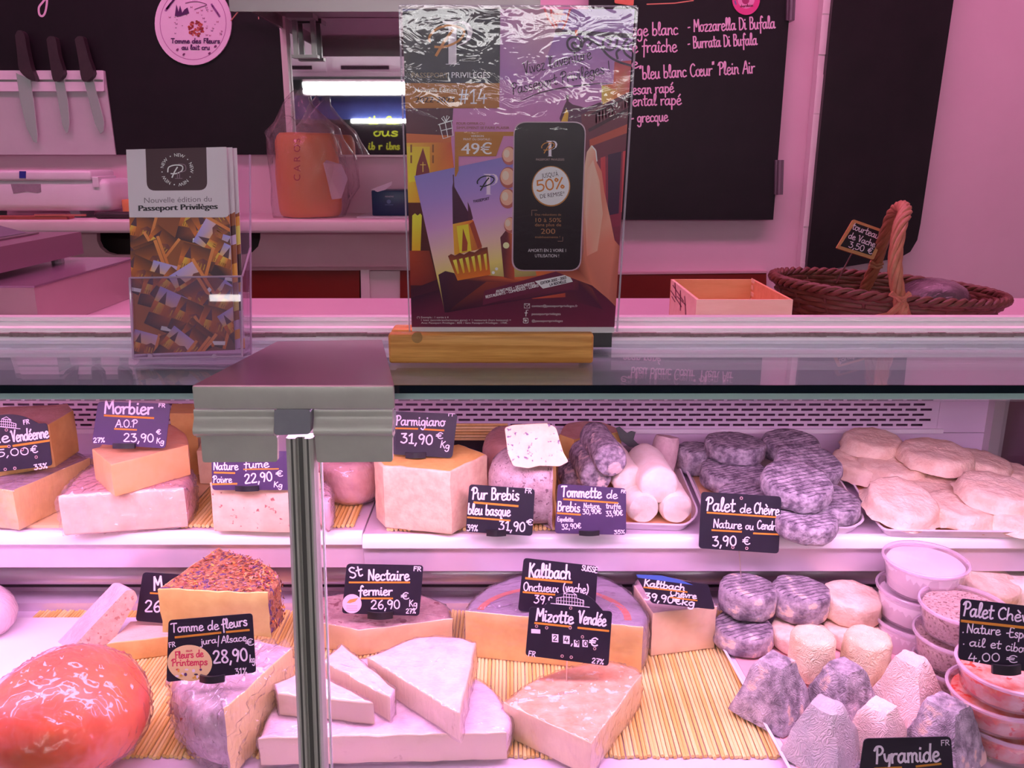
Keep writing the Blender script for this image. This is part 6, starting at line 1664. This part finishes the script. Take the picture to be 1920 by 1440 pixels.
puck('goat_cylinder', 'tall crinkled goat cylinder beside the clear tubs', 1628,1192,88,.062, ZP, m_crot, g, 48, taper=.03)
def pyramid(label, cx, cy, wb, wt, hgt, rot, m, seed, z0=None):
    """truncated pyramid; (cx,cy): pixel of the top centre"""
    z0 = z0 or ZP; q = Pz(cx,cy,z0+hgt); k = depth(q)/FPX; b_ = wb/2*k; tp_ = wt/2*k
    n = 9; M3 = Matrix.Rotation(math.radians(rot),3,'Z'); mb = MB(); V = []; fs = []
    rows_ = 9
    per = []
    for s_ in range(4):
        for i in range(n):
            u_ = -1+2*i/n
            per.append([(u_,-1),(1,u_),(-u_,1),(-1,-u_)][s_])
    N = len(per)
    def rnd_(x, y, rr=.86):   # soften the corners
        l = max(abs(x),abs(y)); e = (abs(x)**14+abs(y)**14)**(1/14); return x*l/e, y*l/e
    for r_ in range(rows_+1):
        f = r_/rows_; s_ = b_+(tp_-b_)*f
        z = hgt*f
        if r_ == rows_: s_ *= .93
        if r_ == 0: s_ *= .98
        for (x, y) in per:
            X, Y = rnd_(x, y); V.append(Vector((X*s_, Y*s_, z)))
    for r_ in range(rows_):
        for j in range(N): j2 = (j+1) % N; fs.append((r_*N+j,r_*N+j2,(r_+1)*N+j2,(r_+1)*N+j))
    base_ = rows_*N; prev = [base_+j for j in range(N)]
    for s_ in (.66,.33):
        cur = []
        for j in range(N): V.append(Vector((V[base_+j].x*s_, V[base_+j].y*s_, hgt*1.01))); cur.append(len(V)-1)
        for j in range(N): j2 = (j+1) % N; fs.append((prev[j],prev[j2],cur[j2],cur[j]))
        prev = cur
    fs.append(prev); fs.append(list(range(N))[::-1])
    off = Vector((seed*3.3,seed*1.9,seed))
    V = [M3 @ (v+mnoise.noise_vector(v*45+off)*.0024+mnoise.noise_vector(v*170+off)*.0012)+Vector((q.x,q.y,z0)) for v in V]
    lo_ = min(v.z for v in V); V = [v-Vector((0,0,lo_-z0)) for v in V]
    mb.add(V, fs); o = mb.build('goat_pyramid', m, None, smooth=48)
    return props(o, label, 'cheese', 'truncated goat pyramids')
m_pash = rind('pyramid_ash', (.17,.15,.17), (.56,.50,.54), ns=60, spots=(.80,.60,.48), n3=32, thr=.60, bump=.6, bs=45, bd=.0022, kind='wrinkle', rough=.85)
m_pwhite = rind('pyramid_white', (.92,.76,.66), (.82,.62,.52), ns=30, bump=.6, bs=45, bd=.0022, kind='wrinkle', rough=.7)
m_pgrey = rind('pyramid_blue_grey', (.62,.56,.54), (.42,.42,.42), ns=14, bump=.6, bs=45, bd=.0022, kind='wrinkle', rough=.75)
pyramid('ash coated pyramid with a cream streak at the tray edge', 1456,1238,124,52,.072,42,m_pash,1)
pyramid('ash coated pyramid with bare patches in the middle of the tray', 1584,1250,116,48,.062,30,m_pash,2)
pyramid('tall white crinkled pyramid beside the red tubs', 1710,1236,122,46,.072,40,m_pwhite,3)
pyramid('grey wrinkled pyramid in front of the ash coated one', 1550,1322,128,52,.066,48,m_pgrey,4)
pyramid('white crinkled pyramid behind the Pyramide tag', 1652,1325,110,46,.058,38,m_pwhite,5)
pyramid('ash and white pyramid beside the Pyramide tag', 1778,1318,126,60,.070,35,m_pash,6)
pyramid('mottled pyramid mostly hidden by the Pyramide tag', 1642,1430,90,36,.05,20,m_pash,7)

# --- clear tubs
m_tub = glassy('clear_tub_plastic', (.96,.93,.95), .06, 1.42, milk=.10, milkcol=(.92,.80,.88))
m_tubrim = glassy('clear_tub_rim', (.93,.88,.92), .06, 1.5, milk=.30, milkcol=(.95,.80,.90))
def tub(label, cx, cy, w, h, z0, m_in, group, fill=.78, lid=True):
    q = Pz(cx,cy,z0+h); R = w/2*depth(q)/FPX; c = Vector((q.x,q.y,z0))
    t = thing('clear_tub', label, 'tub', (c.x,c.y,z0), group)
    MB().lathe(c, [(0,.0004),(R*.80,.0004),(R*.84,.002),(R*.93,h-.003),(R*.91,h-.003),(R*.82,.0025),(0,.0018)], 40).build('cup', m_tub, t, smooth=50)
    MB().lathe(c, [(R*.93,h-.0045),(R*.99,h-.004),(R*1.0,h-.001),(R*.985,h),(R*.94,h),(R*.92,h-.003),(R*.93,h-.0045)], 40, cap=False).build('rim', m_tubrim, t, smooth=50)
    hf = h*fill
    MB().lathe(c, [(0,.0035),(R*.80,.0035),(R*(.815+.10*fill),hf-.003),(R*(.79+.10*fill),hf),(R*.5,hf+.0005),(R*.25,hf+.0005),(0,hf)], 36).rough(.0009,80,int(cx)).build('contents', m_in, t, smooth=50)
    if lid: MB().lathe(c, [(0,h-.0026),(R*.90,h-.0026),(R*.90,h-.0018),(0,h-.0018)], 40).build('lid', glassy('clear_tub_lid', (.985,.965,.975), .05, 1.35), t, smooth=50)
    return t
m_faiss = mat('fresh_white_cheese', (.92,.86,.88), .5, col2=(.88,.80,.83), nscale=20, bump=.1)
m_herb = mat('herb_coated_cheese', (.52,.38,.32), .8, col2=(.72,.58,.50), nscale=160, namt=.6, col3=(.24,.13,.10), n3=260, thr3=.56, bump=.9, bscale=300, bdist=.003)
m_redc = mat('red_pepper_cheese', (.86,.62,.48), .5, col2=(.78,.10,.03), nscale=38, namt=.5, col3=(.80,.06,.02), n3=90, thr3=.60, bump=.3)
ZB_ = ZD+.0056
g = 'tubs of plain fresh cheese'
hh = .046
tub('bottom tub of white fresh cheese', 1714,1157,144,hh, ZB_, m_faiss, g)
tub('middle tub of white fresh cheese', 1722,1100,150,hh, ZB_+hh+.0006, m_faiss, g)
tub('topmost open tub of white fresh cheese', 1736,1046,154,hh, ZB_+2*hh+.0012, m_faiss, g, .86)
g = 'tubs of herb coated cheese'; hh = .040
tub('bottom tub of herb coated cheese', 1790,1240,150,hh, ZB_, m_herb, g)
tub('middle tub of herb coated cheese', 1795,1186,156,hh, ZB_+hh+.0006, m_herb, g)
tub('topmost tub of herb coated cheese', 1808,1132,160,hh, ZB_+2*hh+.0012, m_herb, g, .86)
g = 'tubs of red pepper cheese'; hh = .034
tub('bottom tub of red pepper cheese', 1886,1344,172,hh, ZB_, m_redc, g)
tub('middle tub of red pepper cheese', 1874,1292,184,hh, ZB_+hh+.0006, m_redc, g)
tub('topmost tub of red pepper cheese', 1896,1246,192,hh, ZB_+2*hh+.0012, m_redc, g, .86)
g = 'goat pucks behind the herb tubs'
puck('goat_puck', 'round white goat puck behind the topmost herb tub', 1850,1088,104,.034, ZB_+.035, m_goat, g, 61, (10,8))
puck('goat_puck', 'flat goat puck under the others behind the herb tub', 1860,1138,110,.030, ZB_, m_goat, g, 62)
puck('goat_puck', 'pale goat puck resting on another behind the Palet Chevre tag', 1925,1086,90,.036, ZB_+.034, m_goatlog, g, 63)
puck('goat_puck', 'pale goat puck under another behind the Palet Chevre tag', 1930,1130,100,.030, ZB_, m_goat, g, 64)
# ------------------------------------------------------------------ price tags
m_tag = mat('black_price_card', (.014,.009,.022), .38, col2=(.020,.013,.030), nscale=25)
m_tag_veil = mat('light_veiled_price_card', (.058,.030,.095), .38, col2=(.068,.036,.11), nscale=25)  # dark card again, with the purple light veil put into its colour
W_ = (240,228,240); G_ = (205,140,40)
def tag(label, corners, d, items=(), lines=(), m=m_tag, rad=7, clip=None, pin=None, extra=None, arch=None, th=.0012):
    fn = on_cam(d)
    cx_ = sum(c[0] for c in corners)/4; yb = max(c[1] for c in corners)
    t = thing('price_tag', label, 'price tag', Pd(cx_,yb,d))
    pts = rounded(corners, rad, 4)
    plate(pts, fn, th, vec=FWD*th).build('card', m, t)
    if arch: plate(arch, on_cam(d+.0001), th, vec=FWD*th).build('arch', m, t)
    a = Art(fn, 1e-5, 4e-5)
    for s in items: a.hand(s[0], s[1], s[2], s[3], s[4], s[5], s[7] if len(s) > 7 else W_, s[6] if len(s) > 6 else max(1.7, s[5]*.135))
    for l in lines: a.line([(l[0],l[1]),(l[2],l[3])], l[4] if len(l) > 4 else 3.2, G_)
    if extra: extra(a)
    a.build('lettering', m_chalk, t)
    if clip:
        x0_, x1_, y0_, y1_ = clip; r_ = .004
        c0, c1 = Pd(x0_,(y0_+y1_)/2,d-.004), Pd(x1_,(y0_+y1_)/2,d-.004)
        h_ = (y1_-y0_)*d/FPX; k_ = 10
        V = []
        for i in range(k_+1):
            u_ = i/k_; b_ = c0+(c1-c0)*u_ - FWD*(.006*math.sin(math.pi*u_))
            V += [b_-UP*h_/2, b_+UP*h_/2, b_+UP*h_/2+FWD*.004, b_-UP*h_/2+FWD*.004]
        fs = []
        for i in range(k_):
            for j in range(4): j2 = (j+1) % 4; fs.append((4*i+j,4*i+j2,4*i+4+j2,4*i+4+j))
        fs += [(3,2,1,0),(4*k_,4*k_+1,4*k_+2,4*k_+3)]
        MB().add(V, fs).build('holder', m_black, t, smooth=40)
    if pin:
        MB().tube([Pd(pin[0],pin[1],d+th+.001), pin[2]], .0008, 6).build('pin', m_steel, t)
    return t
def hall(a, cx_, cy_, s):  # market hall emblem
    k = s
    for q in ([(-30,14),(-30,2),(-14,-2),(-14,-9),(0,-17),(14,-9),(14,-2),(30,2),(30,14),(-30,14)],[(-14,-2),(14,-2)],[(-14,-9),(14,-9)],[(-42,15),(42,15)]):
        a.line([(cx_+x*k,cy_+y*k+x*k*.10) for x, y in q], 1.2, W_, up=False)
    for x in range(-26,30,6): a.line([(cx_+x*k,cy_+(0 if abs(x) > 14 else -8)*k+x*k*.1),(cx_+x*k,cy_+14*k+x*k*.1)], .9, W_, up=False)
    a.line([(cx_-30*k,cy_+7*k-3*k),(cx_+30*k,cy_+7*k+3*k)], .8, W_, up=False)
def ring_holes(pts):
    def f(a):
        for x, y in pts:
            a.ell(x,y,3,3,(200,165,165),12); a.ell(x,y,1.7,1.7,(40,28,40),10)
    return f
dU = depth(Pz(940,1000,ZSR))-.022      # upper shelf front
def dz(px_, py_, z): return depth(Pz(px_,py_,z))
def ex1(a):
    hall(a, 12, 792, .62); ring_holes([(12,806),(17,837),(42,843),(68,857),(10,880),(28,878)])(a)
tag('dark price tag with an arched top over the Vendee cheese wedge', [(-92,806),(88,793),(98,873),(-86,895)], dz(24,920,ZS+.05)-.016,
    [('che',-30,833,19,828,20),('Vendéenne',22,829,92,820,21),('15,00',-22,858,56,852,14),('€',58,850,72,848,14),('33%',64,881,90,877,10),('FR',44,796,56,794,8)],
    [(-70,842,14,837,4),(25,836,92,826,4)], arch=crom([(-60,805),(-25,785),(12,777),(45,781),(74,795)],5)+[(74,800),(-60,810)], extra=ex1)
tag('dark Morbier price tag with a painted purple light veil clipped to the orange wedge', [(184,753),(320,757),(310,841),(172,832)], dz(207,872,ZS+.10)-.012,
    [('Morbier',195,775,287,777,24,3.4),('A.O.P',216,801,258,801,14),('23,90',231,828,289,829,16),('€',293,814,302,814,9),('Kg',293,831,308,832,10),('27%',175,830,197,829,9),('FR',297,763,310,764,7)],
    [(196,779,288,784,3.6),(215,804,256,806,3)], m=m_tag_veil, clip=(211,252,831,841))
tag('dark Nature and Poivre price tag with a painted purple light veil on the peppered block', [(396,846),(562,846),(560,919),(398,919)], dz(470,1000,ZSL)-.022,
    [('Nature',400,881,447,881,15),('fumé',457,878,505,876,15),('Poivre',399,905,435,905,13),('22,90',459,907,512,901,18),('€',517,893,531,893,11),('Kg',513,913,530,914,10)],
    [(402,886,440,887),(457,880,522,879,2.4),(398,908,444,907)], m=m_tag_veil, clip=(441,484,911,921))
tag('dark Parmigiano price tag on the parmesan wedge', [(734,771),(858,776),(848,859),(735,852)], dz(790,858,ZS+.105),
    [('Parmigiano',741,797,835,799,18),('31,90',750,830,812,834,19),('€',817,822,831,823,12),('Kg',825,839,843,842,13),('IT',840,780,853,781,5,1.3)],
    [(742,803,783,804),(796,805,832,807)], clip=(760,798,848,859))
tag('dark Pur Brebis bleu basque price tag before the mottled tomme', [(880,908),(1003,917),(998,1005),(873,997)], dU,
    [('Pur Brebis',884,936,974,938,22),('bleu basque',877,964,957,968,20,2.6),('39%',875,995,896,996,12),('31,90',934,993,985,997,18),('€',986,983,999,985,11),('FR',984,924,997,925,9)],
    [(889,942,971,949,3.8),(877,970,956,976,3.2)], clip=(912,949,993,1005))
tag('dark Tommette de Brebis price tag with a painted purple light veil before the ash coated logs', [(1046,907),(1174,916),(1174,1003),(1040,1000)], dU,
    [('Tommette',1052,931,1128,934,20,2.8),('de',1137,934,1158,935,15),('Brebis',1045,958,1088,960,18),('Nature',1094,952,1124,953,9,1.5),('30,90€',1092,964,1128,963,10,1.6),('truffe',1136,953,1164,954,10,1.5),('33,90€',1136,968,1168,966,10,1.6),
     ('Espelette',1045,977,1075,978,8,1.3),('32,90€',1053,993,1090,990,10,1.6),('FR',1164,924,1173,925,6,1.3),('35%',1151,1001,1172,1000,7,1.4)],
    [(1057,936,1158,943),(1045,962,1088,965)], m=m_tag_veil, clip=(1086,1124,995,1004))
pz_ = Pz(1402,1096,ZD+.0098+.072)
tag('dark Palet de Chevre price tag on a long pin', [(1315,922),(1465,931),(1460,1038),(1310,1028)], depth(pz_)-.012,
    [('Palet',1323,957,1378,960,25,3),('de',1387,961,1409,962,16),('Chèvre',1413,962,1461,967,20,2.6),('Nature',1337,989,1391,992,16),('ou',1397,992,1413,994,14),('Cendré',1419,991,1460,995,16),('3,90',1335,1024,1382,1023,19),('€',1392,1021,1407,1021,15)],
    [(1326,961,1460,970),(1335,994,1390,997),(1413,1000,1460,1002)], pin=(1386,1030,pz_+Vector((-.008,0,-.006))), extra=ring_holes([(1390,934),(1374,1026),(1400,1028)]))
dL = dz(250,1235,ZDM)
tag('dark price tag half hidden behind the flower coated wedge', [(268,1073),(360,1078),(345,1172),(254,1164)], dz(250,1168,ZDM+.035),
    [('M',288,1107,306,1106,26),('26,90',271,1147,340,1148,22)], [(282,1112,320,1114,3)])
def ex2(a):
    a.ell(356,1243,42,34,(238,205,150),36,rot=4)
    PK = (215,50,90)
    a.hand('Fleurs de',329,1235,382,1231,13,PK,2.2); a.hand('Printemps',322,1249,390,1246,13,PK,2.2); a.hand('aux',349,1222,361,1221,5,PK,1)
    r_ = random.Random(3)
    for k in range(16):
        x, y = 356+r_.uniform(-26,26), 1262+r_.uniform(-7,9)
        a.ell(x,y,r_.uniform(1.5,4),r_.uniform(1.5,3.5),r_.choice([(90,50,110),(215,70,90),(60,40,70),(230,170,60),(240,220,235)]),9)
dT = dz(400,1285,ZDM+.0885)-.012
tag('dark Tomme de fleurs price tag with a cream oval sticker', [(316,1163),(473,1150),(480,1261),(312,1279)], dT,
    [('Tomme de',321,1186,411,1180,17,2.4),('fleurs',416,1180,465,1172,18,2.6),('jura',376,1209,407,1205,12,1.8),('/',408,1210,414,1209,16,1.8),('Alsace',415,1206,463,1201,13,1.8),('28,90',400,1244,466,1238,24,3.4),('€',461,1211,477,1209,13),('kg',468,1242,479,1242,14),('FR',317,1214,330,1212,9,1.5),('31%',441,1265,464,1263,12)],
    [(329,1195,414,1186,4),(425,1185,467,1181,4)], extra=ex2, clip=(374,420,1266,1279))
def ex3(a):
    a.ell(660,1132,18,18,(240,200,215),28); a.poly([(650,1130),(656,1124),(672,1121),(666,1128),(656,1131)], (225,150,80))
    for y in (1136,1140,1144): a.line([(650,y),(670,y)], .9, (200,130,150), up=False)
tag('dark St Nectaire fermier price tag with a round white sticker', [(650,1057),(794,1060),(786,1155),(641,1150)], dz(672,1182,ZDM+.03)-.010,
    [('St',656,1085,681,1079,20),('Nectaire',690,1088,768,1088,20,3),('fermier',672,1116,736,1116,17,2.8),('26,90',695,1142,751,1141,17),('€',752,1124,768,1123,13),('Kg',767,1137,783,1137,12),('FR',775,1070,790,1071,8),('27%',761,1150,780,1150,9,1.5)],
    [(655,1092,768,1092),(677,1122,736,1122)], extra=ex3, clip=(689,736,1147,1160))
tag('dark Kaltbach Onctueux price tag on the slate blue half wheel', [(982,1046),(1121,1062),(1115,1160),(971,1145)], dz(1050,1150,ZDM+.07),
    [('Kaltbach',991,1082,1070,1086,26,3.4),('Onctueux',981,1107,1047,1111,16),('(vache)',1055,1108,1103,1113,16),('SUISSE',1090,1069,1120,1074,10),('39,90€',1000,1130,1060,1138,16)],
    [(986,1084,1072,1092,4),(981,1110,1040,1115,3.4)])
def ex4(a):
    hall(a, 1069, 1122, .86)
    for x, y, w_, h_, c_ in ((1041,1196,12,15,W_),(1062,1199,12,15,W_),(1081,1206,10,13,W_),(1097,1206,10,13,W_)):
        a.poly([(x-w_/2,y-h_/2),(x+w_/2,y-h_/2+1),(x+w_/2,y+h_/2+1),(x-w_/2,y+h_/2)], c_)
    for s, x, y in (('2',1037,1201),('4',1058,1204),('9',1078,1210),('0',1094,1211)): a.hand(s, x, y, x+8, y, 10, (25,20,30), 1.8)
    a.hand(',',1070,1208,1075,1208,14,W_,2.4); a.poly([(996,1179),(1013,1180),(1013,1188),(996,1187)], (235,215,230))
    ring_holes([(1070,1140),(1006,1174),(1025,1177),(1069,1177),(1092,1194),(1115,1216),(1054,1230),(1071,1232)])(a)
pm = Pz(1062,1275,ZDM+.046)
tag('dark Mizotte Vendee price tag with market hall emblem on a pin', [(993,1138),(1148,1146),(1141,1249),(985,1229)], depth(pm)-.008,
    [('Mizotte',1004,1163,1075,1170,23,3.4),('Vendée',1083,1168,1136,1174,23,3.2),('€',1104,1210,1121,1212,16,2.6),('FR',990,1230,1004,1232,10),('27%',1109,1243,1132,1246,10)],
    [(1003,1168,1070,1175,3.8),(1084,1177,1141,1183,3.8)], arch=crom([(1016,1141),(1038,1120),(1070,1110),(1104,1118),(1130,1144)],5)+[(1130,1150),(1016,1146)], extra=ex4, pin=(1063,1236,pm+Vector((0,0,-.004))))
def ex5(a): a.poly([(1193,1077),(1240,1079),(1275,1087),(1300,1097),(1196,1083)], (60,95,170))
tag('dark Kaltbach Chevre price tag with a blue edge on the goat wedge', [(1191,1077),(1328,1096),(1341,1143),(1222,1131)], dz(1270,1143,ZDM+.075)-.006,
    [('Kaltbach',1207,1099,1284,1108,13,2.4),('Chèvre',1256,1116,1306,1123,11,2),('39,90€kg',1207,1124,1303,1137,14,2.4)], [(1207,1101,1288,1110,2.6),(1257,1120,1307,1126,2.4)], extra=ex5, rad=5)
tag('black Palet Chevre ail et ciboulette price tag before the red pepper tubs', [(1802,1122),(1975,1142),(1972,1268),(1797,1236)], dz(1880,1250,ZD+.11)-.035,
    [('Palet',1804,1154,1862,1161,27,3.4),('Chèvre',1870,1160,1952,1170,22,3),('.',1803,1186,1809,1187,16),('Nature',1812,1186,1876,1191,17),('-Espelette',1886,1193,1965,1203,17),('.',1804,1208,1810,1209,16),('ail',1817,1211,1847,1214,16),('et',1856,1214,1876,1217,16),('ciboulette',1885,1219,1968,1230,16),('4,00',1814,1240,1876,1240,16),('€',1886,1241,1908,1243,14)],
    [(1803,1164,1970,1182,5)], clip=(1862,1915,1246,1264))
tag('black Pyramide price tag in front of the goat pyramids', [(1620,1385),(1783,1381),(1792,1500),(1603,1502)], dz(1700,1470,ZP+.03)-.01,
    [('Pyramide',1640,1432,1763,1427,32,4.2),('de Chèvre',1640,1470,1763,1466,26,3.6),('FR',1764,1398,1781,1397,10)], [(1640,1441,1690,1439,4),(1718,1437,1764,1432,4)], rad=9)
